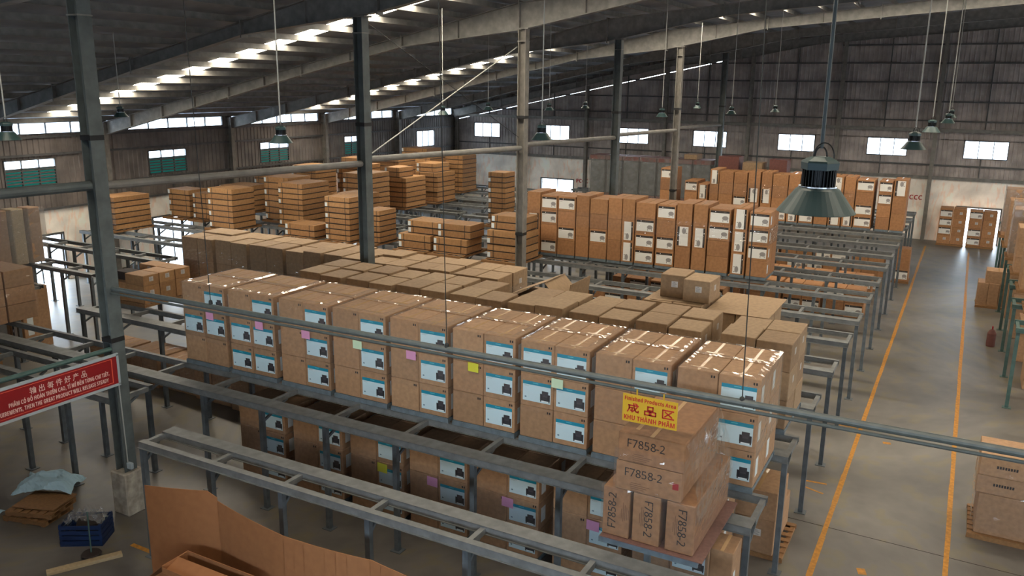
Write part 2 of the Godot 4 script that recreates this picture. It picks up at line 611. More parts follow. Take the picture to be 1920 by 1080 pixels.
# rectangles left when the openings are cut out
func cut(u0: float, u1: float, v0: float, v1: float, holes: Array) -> Array:
	var us = [u0, u1]
	var vs = [v0, v1]
	for h in holes:
		for k in [0, 1]:
			if h[k] > u0 and h[k] < u1 and not us.has(h[k]): us.append(h[k])
			if h[k + 2] > v0 and h[k + 2] < v1 and not vs.has(h[k + 2]): vs.append(h[k + 2])
	us.sort()
	vs.sort()
	var out = []
	for j in vs.size() - 1:
		var run = -1
		for i in us.size():
			var free = false
			if i < us.size() - 1:
				free = true
				var c = Vector2((us[i] + us[i + 1]) / 2.0, (vs[j] + vs[j + 1]) / 2.0)
				for h in holes:
					if c.x > h[0] and c.x < h[1] and c.y > h[2] and c.y < h[3]: free = false
			if free and run < 0: run = i
			if not free and run >= 0:
				out.append([us[run], us[i], vs[j], vs[j + 1]])
				run = -1
	return out

func ribbed(st: SurfaceTool, w: Dictionary, r: Array, period := 0.27, deep := 0.035, gable := false, under := -0.02, from := 0.0) -> void:
	var prof = [[0.0, 0.0], [0.62, 0.0], [0.72, 1.0], [0.9, 1.0], [1.0, 0.0]]
	var u: float = floor(r[0] / period) * period
	while u < r[1]:
		for i in 4:
			var a: float = clampf(u + prof[i][0] * period, r[0], r[1])
			var b: float = clampf(u + prof[i + 1][0] * period, r[0], r[1])
			if b - a > 0.001:
				var ya: float = roof_y(a) - under if gable else r[3]
				var yb: float = roof_y(b) - under if gable else r[3]
				var za: float = roof_y(a) - from if from > 0.0 else r[2]
				var zb: float = roof_y(b) - from if from > 0.0 else r[2]
				if za > ya or zb > yb: continue
				quad(st, wp(w, a, za, prof[i][1] * deep), wp(w, b, zb, prof[i + 1][1] * deep), wp(w, b, yb, prof[i + 1][1] * deep), wp(w, a, ya, prof[i][1] * deep), w.n)
		u += period

func window(n: int, w: Dictionary, u0: float, u1: float, v0: float, v1: float, label: String, panes := 3, netted := 0.0) -> void:
	var root = setting("window_%d" % n, label)
	var st = begin()
	var t = 0.05
	wall_box(st, w, u0, u1, v0, v0 + t, -0.06, 0.05)
	wall_box(st, w, u0, u1, v1 - t, v1, -0.06, 0.05)
	wall_box(st, w, u0, u0 + t, v0, v1, -0.06, 0.05)
	wall_box(st, w, u1 - t, u1, v0, v1, -0.06, 0.05)
	for i in range(1, panes):
		var u = lerpf(u0, u1, float(i) / panes)
		wall_box(st, w, u - 0.025, u + 0.025, v0, v1, -0.05, 0.03)
	if netted > 0.0:
		var v = lerpf(v0, v1, netted)
		wall_box(st, w, u0, u1, v - 0.03, v + 0.03, -0.05, 0.03)
	part(root, "frame", st.commit(), mats.girt)
	var vb = lerpf(v0, v1, netted) if netted > 0.0 else v0
	for i in panes:
		st = begin()
		wall_box(st, w, lerpf(u0, u1, float(i) / panes) + 0.03, lerpf(u0, u1, float(i + 1) / panes) - 0.03, vb + 0.03, v1 - t, -0.012, -0.004)
		part(root, "pane", st.commit(), mats.glass)
	if netted > 0.0:
		# green shade cloth behind horizontal louvre rails
		st = begin()
		wall_box(st, w, u0 + t, u1 - t, v0 + t, vb, -0.05, -0.047)
		part(root, "shade_cloth", st.commit(), mats.tealnet)
		for i in 5:
			st = begin()
			var v = lerpf(v0 + 0.08, vb, (i + 0.6) / 5.2)
			wall_box(st, w, u0 + t, u1 - t, v - 0.035, v + 0.035, -0.045, 0.02)
			part(root, "louver", st.commit(), mats.girt)

func doorway(n: int, w: Dictionary, u0: float, u1: float, v1: float, label: String) -> void:
	var root = setting("door_%d" % n, label)
	var st = begin()
	wall_box(st, w, u0 - 0.08, u0, 0, v1, -0.14, 0.06)
	wall_box(st, w, u1, u1 + 0.08, 0, v1, -0.14, 0.06)
	wall_box(st, w, u0 - 0.08, u1 + 0.08, v1, v1 + 0.1, -0.14, 0.06)
	part(root, "frame", st.commit(), mats.girt)
	st = begin()
	wall_box(st, w, (u0 + u1) / 2.0 - 0.03, (u0 + u1) / 2.0 + 0.03, 0, v1, -0.1, -0.04)
	part(root, "mullion", st.commit(), mats.girt)

func build_left_wall() -> void:
	var w = {"o": Vector3(LEFT, 0, 0), "u": Vector3(0, 0, 1), "n": Vector3(1, 0, 0)}
	var root = setting("wall_left", "low plastered wall with brown ribbed cladding above, under the eaves")
	var doors = [[-8.75, -6.5, 0.0, 2.2], [-16.35, -13.85, 0.0, 2.25], [-31.6, -29.4, 0.0, 2.2]]
	var wins = []
	for zc in [-39.2, -30.7, -22.95, -15.1, -7.6, 0.4, 8.4]:
		wins.append([zc - 1.22, zc + 1.22, 4.55, 5.78])
	var strips = []
	for k in 8:
		strips.append([-43.2 + k * 8.0 + 0.2, -43.2 + k * 8.0 + 7.6, 6.85, 7.42])
	var st = begin()
	for r in cut(-43.5, 22.0, 0.0, 3.4, doors):
		wall_box(st, w, r[0], r[1], r[2], r[3], -0.22, 0.0)
	part(root, "masonry", st.commit(), mats.plaster)
	st = begin()
	var back = begin()
	for r in cut(-43.5, 22.0, 3.4, 7.7, wins + strips):
		ribbed(st, w, r)
		wall_box(back, w, r[0], r[1], r[2], r[3], -0.08, -0.05)
	part(root, "cladding", st.commit(), mats.cladding)
	part(root, "outer_sheet", back.commit(), mats.cladding)
	for v in [3.45, 4.4, 5.95, 6.75]:
		st = begin()
		wall_box(st, w, -43.4, 22.0, v - 0.05, v + 0.05, 0.035, 0.13)
		part(root, "girt", st.commit(), mats.girt)
	for k in 9:
		st = begin()
		var z = -43.3 + k * 8.0
		h_section(st, Vector3(LEFT + 0.26, 0, z), 7.3, 0.24, 0.36, true)
		part(root, "wall_column", st.commit(), mats.columnpale)
	for k in 8:
		st = begin()
		var z = -39.3 + k * 8.0
		wall_box(st, w, z - 0.035, z + 0.035, 3.4, 4.5, 0.035, 0.11)
		part(root, "stud", st.commit(), mats.girt)
	for i in wins.size():
		window(i + 1, w, wins[i][0], wins[i][1], wins[i][2], wins[i][3], "window in the low side wall, bright glass above green shade cloth, %s from the far corner" % ORD[i] if i else "plain bright window of the low side wall nearest the far corner", 3, 0.66 if i else 0.0)
	for i in strips.size():
		window(21 + i, w, strips[i][0], strips[i][1], strips[i][2], strips[i][3], "long narrow clerestory strip under the eaves, %s bay from the far corner" % ORD[i], 6)
	for i in doors.size():
		doorway(i + 1, w, doors[i][0], doors[i][1], doors[i][3], "open doorway to the bright yard in the low side wall, %s from the camera" % ORD[[0, 1, 2][i]])
	lettering(root, "PCCC", 0.30, Vector3(LEFT + 0.03, 2.28, -12.1), PI / 2.0, mats.redink)

func build_far_wall() -> void:
	var w = {"o": Vector3(0, 0, CLAD), "u": Vector3(1, 0, 0), "n": Vector3(0, 0, 1)}
	var root = setting("wall_far", "tall gable wall of brown ribbed cladding above a stained plaster wall")
	var doors = [[-27.0, -24.3, 0.0, 2.2], [2.0, 4.35, 0.0, 2.2]]
	var wins = []
	for xc in [-31.95, -25.9, -19.6, -13.9, -8.05, -2.45, 3.1, 9.0, 15.0]:
		wins.append([xc - 1.2, xc + 1.2, 5.2, 6.32])
	var st = begin()
	for r in cut(LEFT - 0.2, 34.2, 0.0, 3.9, doors):
		wall_box(st, w, r[0], r[1], r[2], r[3], -0.22, 0.0)
	part(root, "masonry", st.commit(), mats.plaster)
	st = begin()
	var back = begin()
	for r in cut(LEFT, 34.2, 3.9, 6.35, wins):
		ribbed(st, w, r)
		wall_box(back, w, r[0], r[1], r[2], r[3], -0.08, -0.05)
	# a narrow gap is left under the sloping top edge near the eaves, where daylight shows
	for g in [[LEFT, -13.4, 1.03, 0.0], [LEFT, -13.4, -0.02, 1.0], [-13.4, 34.2, -0.02, 0.0]]:
		ribbed(st, w, [g[0], g[1], 6.3 if g[3] == 0.0 else 7.2, 20.0], 0.27, 0.035, true, g[2], g[3])
		var u: float = g[0]
		while u < g[1] - 0.01:
			var u1: float = minf(u + 1.0, g[1])
			var y0: float = roof_y(u) - g[3] if g[3] > 0.0 else 6.3
			var y1: float = roof_y(u1) - g[3] if g[3] > 0.0 else 6.3
			quad(back, wp(w, u, y0, -0.05), wp(w, u1, y1, -0.05), wp(w, u1, roof_y(u1) - g[2], -0.05), wp(w, u, roof_y(u) - g[2], -0.05), -w.n)
			u = u1
	part(root, "cladding", st.commit(), mats.gablesheet)
	part(root, "outer_sheet", back.commit(), mats.gablesheet)
	for v in [3.95, 4.75, 7.45, 8.6, 9.75, 10.9, 12.0, 13.1, 14.2]:
		var x0: float = maxf(LEFT, (v + 0.9 - 7.5) / 0.21 - 35.0 if v < 11.4 else (v + 0.9 - 12.33) / 0.09 - 12.0)
		st = begin()
		wall_box(st, w, x0, 33.0 if v < 11.0 else 28.0, v - 0.045, v + 0.045, 0.035, 0.14)
		part(root, "girt", st.commit(), mats.girt)
	st = begin()
	wall_box(st, w, LEFT, 34.0, 6.78, 6.98, 0.035, 0.30)
	part(root, "wind_beam", st.commit(), mats.frame)
	st = begin()
	wall_box(st, w, LEFT, 34.0, 3.86, 4.05, 0.0, 0.16)
	part(root, "sill_rail", st.commit(), mats.frame)
	for x in [-34.6, -28.75, -23.2, -17.1, -11.2, -5.45, 0.25, 6.1, 12.0, 18.0]:
		st = begin()
		h_section(st, Vector3(x, 0, CLAD + 0.3), roof_y(x) - 0.7, 0.22, 0.30, false)
		part(root, "wall_column", st.commit(), mats.columnpale)
	for x in [-31.7, -26.0, -20.1, -14.2, -8.3, -2.75, 2.9, 8.9]:
		st = begin()
		wall_box(st, w, x - 0.035, x + 0.035, 7.0, roof_y(x) - 0.4, 0.035, 0.12)
		wall_box(st, w, x - 0.03, x + 0.03, 3.95, 5.2, 0.035, 0.11)
		part(root, "stud", st.commit(), mats.girt)
	for i in wins.size():
		window(31 + i, w, wins[i][0], wins[i][1], wins[i][2], wins[i][3], "bright three-pane window high in the gable wall, %s from the far corner" % ORD[i], 3)
	doorway(11, w, doors[0][0], doors[0][1], doors[0][3], "bright open doorway in the gable wall behind the empty racks")
	doorway(12, w, doors[1][0], doors[1][1], doors[1][3], "bright open doorway in the gable wall at the end of the aisle")
	lettering(root, "PCCC", 0.30, Vector3(-23.55, 2.2, CLAD + 0.03), 0.0, mats.redink)
	lettering(root, "PCCC", 0.30, Vector3(-0.55, 2.65, CLAD + 0.03), 0.0, mats.redink)

func build_other_walls() -> void:
	# behind and beside the camera: same cladding, with the wide loading doors that light the aisle
	var w = {"o": Vector3(34.0, 0, 0), "u": Vector3(0, 0, 1), "n": Vector3(-1, 0, 0)}
	var root = setting("wall_right", "clad side wall of the second bay with wide loading doors")
	var holes = [[-34.0, -28.0, 0.0, 4.5], [-14.0, -8.0, 0.0, 4.5], [2.0, 8.0, 0.0, 4.5]]
	var st = begin()
	for r in cut(-43.5, 22.2, 0.0, 12.2, holes):
		wall_box(st, w, r[0], r[1], r[2], r[3], -0.2, 0.0)
	part(root, "cladding", st.commit(), mats.cladding)
	w = {"o": Vector3(0, 0, 22.0), "u": Vector3(1, 0, 0), "n": Vector3(0, 0, -1)}
	root = setting("wall_back", "clad gable wall behind the camera")
	st = begin()
	var open_to = []
	for k in 10:
		open_to.append([-17.4 + k * 5.0, -14.8 + k * 5.0, 4.8, 7.0])
	for r in cut(LEFT - 0.3, 34.2, 0.0, 7.7, open_to):
		wall_box(st, w, r[0], r[1], r[2], r[3], -0.2, 0.0)
	var xs = LEFT - 0.3
	while xs < 34.0:
		wall_box(st, w, xs, xs + 2.3, 7.7, maxf(roof_y(xs), roof_y(xs + 2.3)) + 0.05, -0.2, 0.0)
		xs += 2.3
	part(root, "cladding", st.commit(), mats.cladding)

func h_section(st: SurfaceTool, at: Vector3, h: float, wide: float, deep: float, along_z: bool) -> void:
	# a rolled I column: flanges face the wall direction given
	var b = Basis(Vector3.UP, PI / 2.0) if along_z else Basis.IDENTITY
	bx(st, at + Vector3(0, h / 2.0, 0) + b * Vector3(0, 0, deep / 2.0 - 0.012), Vector3(wide, h, 0.024), b)
	bx(st, at + Vector3(0, h / 2.0, 0) - b * Vector3(0, 0, deep / 2.0 - 0.012), Vector3(wide, h, 0.024), b)
	bx(st, at + Vector3(0, h / 2.0, 0), Vector3(0.016, h, deep - 0.05), b)

func lettering(parent: Node, text: String, size: float, at: Vector3, turn: float, m: Material, bold := true, squeeze := 1.0) -> MeshInstance3D:
	var f = SystemFont.new()
	f.font_names = PackedStringArray(["Droid Sans"])
	f.font_weight = 700 if bold else 400
	var t = TextMesh.new()
	t.text = text
	t.font = f
	t.font_size = 32
	t.pixel_size = size / 32.0 * 1.35
	t.depth = 0.004
	t.curve_step = 2.0
	var o = part(parent, "lettering", t, m, at, Vector3(0, turn, 0))
	o.scale = Vector3(squeeze, 1, 1)
	return o

# ---------------------------------------------------------------- columns, ties, hanging pipe
const COLS := [[-13.15, 4.6], [-12.65, -3.4], [-11.85, -11.4], [-11.45, -19.4], [-11.25, -27.4], [-11.05, -35.4], [-13.6, 12.6]]

func build_columns() -> void:
	var words = ["dark steel column on a concrete foot beside the red banner", "dark steel column rising between the brown carton rows", "pale steel column with black bands behind the strapped crates", "steel column in front of the wrapped grey bundles, nearer the corner", "pale steel column with a black band in front of the wrapped bundles", "thin far steel column beside the fourth gable window", "steel column beyond the near end of the red banner"]
	for i in COLS.size():
		var x: float = COLS[i][0]
		var z: float = COLS[i][1]
		var foot = 1.0 if i == 0 else 0.25
		var c = thing("steel_column", words[i], "column", Vector3(x, 0, z), 0.0, "columns along the middle of the hall")
		var st = begin()
		var h = roof_y(x) - 0.245 - 0.86 - foot
		h_section(st, Vector3(0, foot, 0), h, 0.30, 0.30, true)
		part(c, "shaft", st.commit(), mats.columnpale if i in [2, 4] else mats.column)
		st = begin()
		bx(st, Vector3(0, foot + h - 0.02, 0), Vector3(0.5, 0.04, 0.34))
		bx(st, Vector3(0, foot + h - 0.45, 0), Vector3(0.33, 0.03, 0.33))
		part(c, "cap_plate", st.commit(), mats.frame)
		part(c, "foot", cbox(Vector3(0.50, foot, 0.48), 0.025), mats.concrete)
		for y in [4.0, 8.2]:
			st = begin()
			bx(st, Vector3(0, y, 0), Vector3(0.315, 0.10, 0.315))
			part(c, "painted_band", st.commit(), mats.black)
	# horizontal tie tubes between the columns
	for i in 5:
		var a: Array = COLS[i]
		var b: Array = COLS[i + 1]
		single("tie_tube", tube(Vector3(a[0], 7.22, a[1] - 0.16), Vector3(b[0], 7.12, b[1] + 0.16), 0.09, 12), mats.frame, "grey horizontal tie tube between columns, %s span from the red banner" % ORD[i], "tie beam", Vector3.ZERO, Vector3.ZERO, "tie tubes along the column line")
	single("tie_tube", tube(Vector3(-13.6, 7.3, 12.4), Vector3(-13.15, 7.25, 4.76), 0.10, 12), mats.column, "dark horizontal tie tube running off beside the red banner", "tie beam", Vector3.ZERO, Vector3.ZERO, "tie tubes along the column line")
	single("brace_cable", tube(Vector3(-12.0, 10.6, -11.2), Vector3(-12.6, 7.35, -3.6), 0.018, 6), mats.conduit, "thin steel brace cable slanting between two columns", "cable")
	single("brace_cable", tube(Vector3(-11.9, 7.5, -11.2), Vector3(-12.55, 10.9, -3.6), 0.010, 6), mats.wire, "faint dark brace cable crossing the bright one", "cable")
	# the long pipe hung across the racks at z = 4.6
	var p = thing("hanging_pipe", "long grey hanging pipe crossing in front of the armchair cartons", "pipe", Vector3(0, 5.08, 4.6))
	part(p, "pipe_body", tube(Vector3(-13.0, 0.02, 0), Vector3(9.0, 0.12, 0), 0.052, 12), mats.pipe)
	part(p, "rail", tube(Vector3(-13.0, -0.06, 0.05), Vector3(9.0, 0.03, 0.05), 0.026, 8), mats.pipe)
	for x in [-10.13, -4.75, 0.02, 6.0]:
		var ty = roof_y(x) - 0.3
		var hw = thing("hanger_wire", "thin dark hanger wire holding the long pipe, %s from the red banner" % ORD[[-10.13, -4.75, 0.02, 6.0].find(x)], "wire", Vector3(x, 5.1, 4.6), 0.0, "wires holding the long pipe")
		part(hw, "wire", tube(Vector3(0, 0.1, 0), Vector3(-0.15, ty - 5.1, 0), 0.008, 6), mats.wire)
		part(hw, "clamp", lathe([Vector2(0, 0.16), Vector2(0.035, 0.13), Vector2(0.04, 0.07), Vector2(0.0, 0.02)], 10), mats.wire)

# ---------------------------------------------------------------- racks
func channel(x0: float, x1: float, z0: float, z1: float, hh := 0.13) -> Mesh:
	# steel channel lying along X: flat top, thin webs at both edges, a bottom lip
	var st = begin()
	var xm = (x0 + x1) / 2.0
	var l = x1 - x0
	bx(st, Vector3(xm, H - 0.006, (z0 + z1) / 2.0), Vector3(l, 0.012, z1 - z0))
	bx(st, Vector3(xm, H - hh / 2.0, z1 - 0.005), Vector3(l, hh - 0.012, 0.010))
	bx(st, Vector3(xm, H - hh / 2.0, z0 + 0.005), Vector3(l, hh - 0.012, 0.010))
	bx(st, Vector3(xm, H - hh + 0.004, z1 + 0.010), Vector3(l, 0.010, 0.04))
	return st.commit()

func rack(label: String, x0: float, x1: float, z: float, arm: float, wf: float, wb: float, posts: Array, called := "pallet_rack", steel := "rack") -> void:
	var r = thing(called, label, "rack", Vector3.ZERO, 0.0, "rows of pallet racks")
	part(r, "front_beam", channel(x0, x1, z - wf, z + 0.06), mats[steel])
	part(r, "back_beam", channel(x0, x1, z - arm - wb, z - arm), mats[steel])
	var dark: Material = mats.rackdark if steel == "rack" else mats[steel]
	var key = "post%s" % steel
	for x in posts:
		var p = part(r, "post", one_box(Vector3(0.10, H - 0.13, 0.10)), dark, Vector3(x, (H - 0.13) / 2.0, z))
		part(p, "base_plate", one_box(Vector3(0.24, 0.014, 0.22)), dark, Vector3(0, -(H - 0.13) / 2.0 + 0.008, 0))
		var am = one_box(Vector3(0.09, 0.10, arm - wf + 0.02))
		part(r, "arm", am, mats[steel], Vector3(x, H - 0.08, z - wf - (arm - wf) / 2.0))
		var k = "brace%.2f" % arm
		if not meshes.has(k):
			var st = begin()
			bar(st, Vector3(0, -0.42, -0.04), Vector3(0, -0.14, -arm * 0.72), 0.05, 0.05)
			meshes[k] = st.commit()
		part(r, "brace", meshes[k], dark, Vector3(x, H, z))

func spread(x0: float, x1: float, n: int) -> Array:
	var out = []
	for i in n:
		out.append(lerpf(x0, x1, float(i) / (n - 1)))
	return out

func build_racks() -> void:
	# the nearest row stands a little shorter than the others
	rack("nearest grey pallet rack row, ending above the opened cardboard", -11.2, 0.0, 5.62, 0.5, 0.07, 0.30, [-11.15, -9.3, -7.55, -5.65, -3.75, -1.85, -0.06])
	rack("pallet rack row carrying the armchair cartons along its back beam", -22.9, 0.0, 3.02, 1.1, 0.30, 0.10, [-19.5, -17.8, -16.1, -14.3, -12.4, -10.6, -8.8, -7.0, -5.2, -3.4, -1.7, -0.06])
	var spots = ["second pallet rack row behind the armchair cartons", "pallet rack row under the open cardboard flaps", "empty-ended pallet rack row beside the two loose cartons", "pallet rack row between loose cartons and strapped crates", "pallet rack row in front of the strapped crates", "pallet rack row under the nearer white-labelled cartons", "sixth empty pallet rack row behind the white-labelled cartons", "seventh empty pallet rack row behind the white-labelled cartons", "eighth empty pallet rack row, counting from the armchair cartons", "ninth empty pallet rack row, counting from the armchair cartons", "pallet rack row under the farther white-labelled cartons", "pallet rack row behind the farther white-labelled cartons", "last but one pallet rack row before the gable wall", "last pallet rack row, nearest the gable wall"]
	for k in 14:
		var z = -2.8 * k + {4: 0.27, 7: -0.12}.get(k, 0.0)
		var x0 = -21.2
		rack(spots[k], x0, 0.0, z, 1.0, 0.30 if k < 2 else 0.22, 0.10, spread(x0 + 0.2, -0.06, 13))
	# the next line of racks towards the camera, out of view: its loads keep the low daylight off the floor before it
	rack("loaded pallet rack row out of view beside the camera", -21.0, -7.9, 14.1, 1.0, 0.22, 0.10, spread(-20.8, -8.0, 8))
	rack("pallet rack row out of view behind the opened cardboard", -21.0, -7.9, 10.95, 0.3, 0.12, 0.10, spread(-20.8, -8.0, 8))
	for i in [0, 1, 2, 4, 5, 6, 7]:
		for y in 2:
			single("wrapped_load", cbox(Vector3(1.46, 1.75, 1.84), 0.02), mats["card%d" % (i % 4)], "brown wrapped pallet load on the out-of-view rack, %s level, %s from the aisle" % [["floor", "upper"][y], ORD[i]], "pallet load", Vector3(-8.8 - 1.62 * i, H * y, 12.08), Vector3.ZERO, "loads on the out-of-view rack")
	# the short rows beyond the cross aisle, towards the low side wall
	var sh = ["short rack row beyond the cross aisle carrying the tall wrapped panels", "short empty rack row beyond the cross aisle, next to the wrapped panels", "short empty rack row level with the nearest side doorway", "short rack row in front of the side doorways", "short rack row carrying the lone crate stack by the side wall", "short rack row beneath the crate stacks by the wall lettering", "short rack row under the second line of crate stacks", "short rack row under the third line of crate stacks", "short rack row under the fourth line of crate stacks", "short rack row under the crate stack nearest the far corner", "bare short rack row near the far corner", "bare short rack row in the far corner", "last bare short rack row against the gable wall"]
	for k in 13:
		var z = -0.35 - 2.8 * k
		rack(sh[k], -33.6, -24.9 if k < 4 else -21.7, z, 0.85, 0.14, 0.10, spread(-33.4, -25.0 if k < 4 else -21.8, 6 if k < 4 else 8), "side_rack")
	rack("grey rack row standing behind the red banner", -21.0, -13.6, 4.42, 0.9, 0.12, 0.12, [-20.6, -18.8, -17.0, -15.3, -13.65], "side_rack")
	# green racks on the far side of the aisle
	for k in 8:
		var z = -12.6 - 3.2 * k
		rack("green steel rack row across the aisle, %s from the camera" % ORD[k], 4.15, 14.0, z, 1.0, 0.14, 0.10, spread(4.22, 13.8, 6), "green_rack", "greenrack")

# ---------------------------------------------------------------- goods
func steel_pallet(label: String, at: Vector3, sx := 1.46, sz := 1.8, m: Material = null, group := "steel pallets", called := "steel_pallet") -> Node3D:
	if m == null: m = mats.pallet
	var p = thing(called, label, "pallet", at, 0.0, group)
	for s in [-1.0, 1.0]:
		part(p, "rail", one_box(Vector3(sx, 0.085, 0.04)), m, Vector3(0, 0.0435, s * (sz / 2.0 - 0.02)))
	for i in 3:
		part(p, "runner", one_box(Vector3(0.09, 0.08, sz - 0.09)), m, Vector3((i - 1) * (sx / 2.0 - 0.06), 0.042, 0))
	for i in 7:
		part(p, "deck_slat", one_box(Vector3(sx - 0.02, 0.018, 0.13)), m, Vector3(0, 0.096, lerpf(-sz / 2.0 + 0.07, sz / 2.0 - 0.07, i / 6.0)))
	return p

const PAL := 0.106

# a carton standing on its base centre; what it shows on its front and side come as flat paper parts
func carton(called: String, label: String, group: String, at: Vector3, size: Vector3, m: Material, front := "", side := "", tape := 0, turn := 0.0, rnd := 0.012) -> Node3D:
	if front == "" and side == "" and tape == 0 and called != "armchair_carton":
		return single(called, cbox(size, rnd), m, label, "carton", at, Vector3(0, turn, 0), group)
	var c = thing(called, label, "carton", at, turn, group)
	part(c, "body", cbox(size, rnd), m)
	var fz = size.z / 2.0 + 0.003
	match front:
		"teal":
			paper(c, "printed_label", Vector2(size.x * 0.84, size.y * 0.62), Vector3(0.0, size.y * 0.47, fz), mats.teal)
		"wide":
			paper(c, "printed_label", Vector2(size.x * 0.88, size.y * 0.72), Vector3(0, size.y * 0.52, fz), mats.office)
		"tall":
			paper(c, "printed_label", Vector2(size.x * 0.72, size.y * 0.88), Vector3(0.02, size.y * 0.5, fz), mats.officeup)
		"talldown":
			var o = paper(c, "printed_label", Vector2(size.x * 0.72, size.y * 0.88), Vector3(-0.02, size.y * 0.5, fz), mats.officeup)
			o.rotation.z = PI
		"slip":
			paper(c, "paper_slip", Vector2(0.16, 0.15), Vector3(size.x * 0.08, size.y * 0.6, fz), mats.slip)
	if called == "armchair_carton" and label.contains("front"):
		if not meshes.has("marks"):
			var st = begin()
			for k in 2:
				bx(st, Vector3(k * 0.045, 0, 0), Vector3(0.028, 0.045, 0.002))
			meshes["marks"] = st.commit()
		part(c, "handling_marks", meshes["marks"], mats.ink, Vector3(size.x / 2.0 - 0.11, size.y - 0.075, fz - 0.001))
	if side == "sheet":
		var o = paper(c, "side_label", Vector2(size.z * 0.22, size.y * 0.52), Vector3(size.x / 2.0 + 0.003, size.y * 0.5, size.z * 0.26), mats.paper)
		o.rotation.y = PI / 2.0
	elif side == "slip":
		var o = paper(c, "paper_slip", Vector2(0.15, 0.14), Vector3(size.x / 2.0 + 0.003, size.y * 0.6, 0.0), mats.slip)
		o.rotation.y = PI / 2.0
	if tape >= 1:
		part(c, "packing_tape", one_box(Vector3(0.055, 0.003, size.z * 0.98)), mats.tape, Vector3(0, size.y + 0.0015, 0))
	if tape >= 2:
		part(c, "packing_tape", one_box(Vector3(size.x * 0.45, 0.003, 0.055)), mats.tape, Vector3(0, size.y + 0.003, size.z * 0.30))
	return c

func paper(parent: Node, called: String, size: Vector2, at: Vector3, m: Material) -> MeshInstance3D:
	var key = "q%v" % size
	if not meshes.has(key):
		var q = QuadMesh.new()
		q.size = size
		meshes[key] = q
	return part(parent, called, meshes[key], m, at)

# stretch film drawn round a block: four crinkled sides, open top and bottom
func film_round(called: String, label: String, group: String, at: Vector3, size: Vector3, m: Material, crinkle := 0.012, over_top := 0.0, owner_thing: Node3D = null) -> void:
	var st = begin()
	st.set_smooth_group(0)
	var n = FastNoiseLite.new()
	n.seed = int(at.x * 31.0 + at.z * 7.0)
	n.frequency = 2.2
	n.fractal_octaves = 3
	var nu = 14
	var nv = 18
	var hx = size.x / 2.0 + 0.016
	var hz = size.z / 2.0 + 0.016
	var corners = [Vector3(-hx, 0, hz), Vector3(hx, 0, hz), Vector3(hx, 0, -hz), Vector3(-hx, 0, -hz)]
	for s in 4:
		var a: Vector3 = corners[s]
		var b: Vector3 = corners[(s + 1) % 4]
		var out = (b - a).cross(Vector3.DOWN).normalized()
		for i in nu:
			for j in nv:
				var p = []
				for e in [[0, 0], [1, 0], [1, 1], [0, 1]]:
					var fu = float(i + e[0]) / nu
					var q = a.lerp(b, fu) + Vector3(0, size.y * float(j + e[1]) / nv, 0)
					var k = absf(n.get_noise_3d((q.x + at.x) * 0.8, (q.y + at.y) * 5.0, (q.z + at.z) * 0.8)) * crinkle * 2.0 * minf(1.0, 8.0 * fu * (1.0 - fu))
					p.append(q + out * k)
				quad(st, p[0], p[1], p[2], p[3], out)
	if over_top > 0.0:
		for i in 22:
			for j in 26:
				if i > 1 and i < 20 and j > 1 and j < 24 and not (j in [12, 13]): continue
				var p = []
				for e in [[0, 0], [1, 0], [1, 1], [0, 1]]:
					var fu = (i + e[0]) / 22.0
					var fv = (j + e[1]) / 26.0
					var rim = minf(minf(fu * size.x, (1.0 - fu) * size.x), minf(fv * size.z, (1.0 - fv) * size.z))
					var k = absf(n.get_noise_2d(fu * 3.0 + at.x, fv * 9.0)) * over_top * minf(1.0, 8.0 * rim) - 0.022 * pow(1.0 - minf(1.0, rim / 0.08), 2.0) + 0.016
					p.append(Vector3(lerpf(-hx, hx, fu), size.y + maxf(k, 0.0), lerpf(-hz, hz, fv)))
				quad(st, p[0], p[1], p[2], p[3], Vector3.UP)
	if owner_thing:
		part(owner_thing, called, st.commit(), m, at - owner_thing.position)
		return
	single(called, st.commit(), m, label, "plastic film", at, Vector3.ZERO, group)

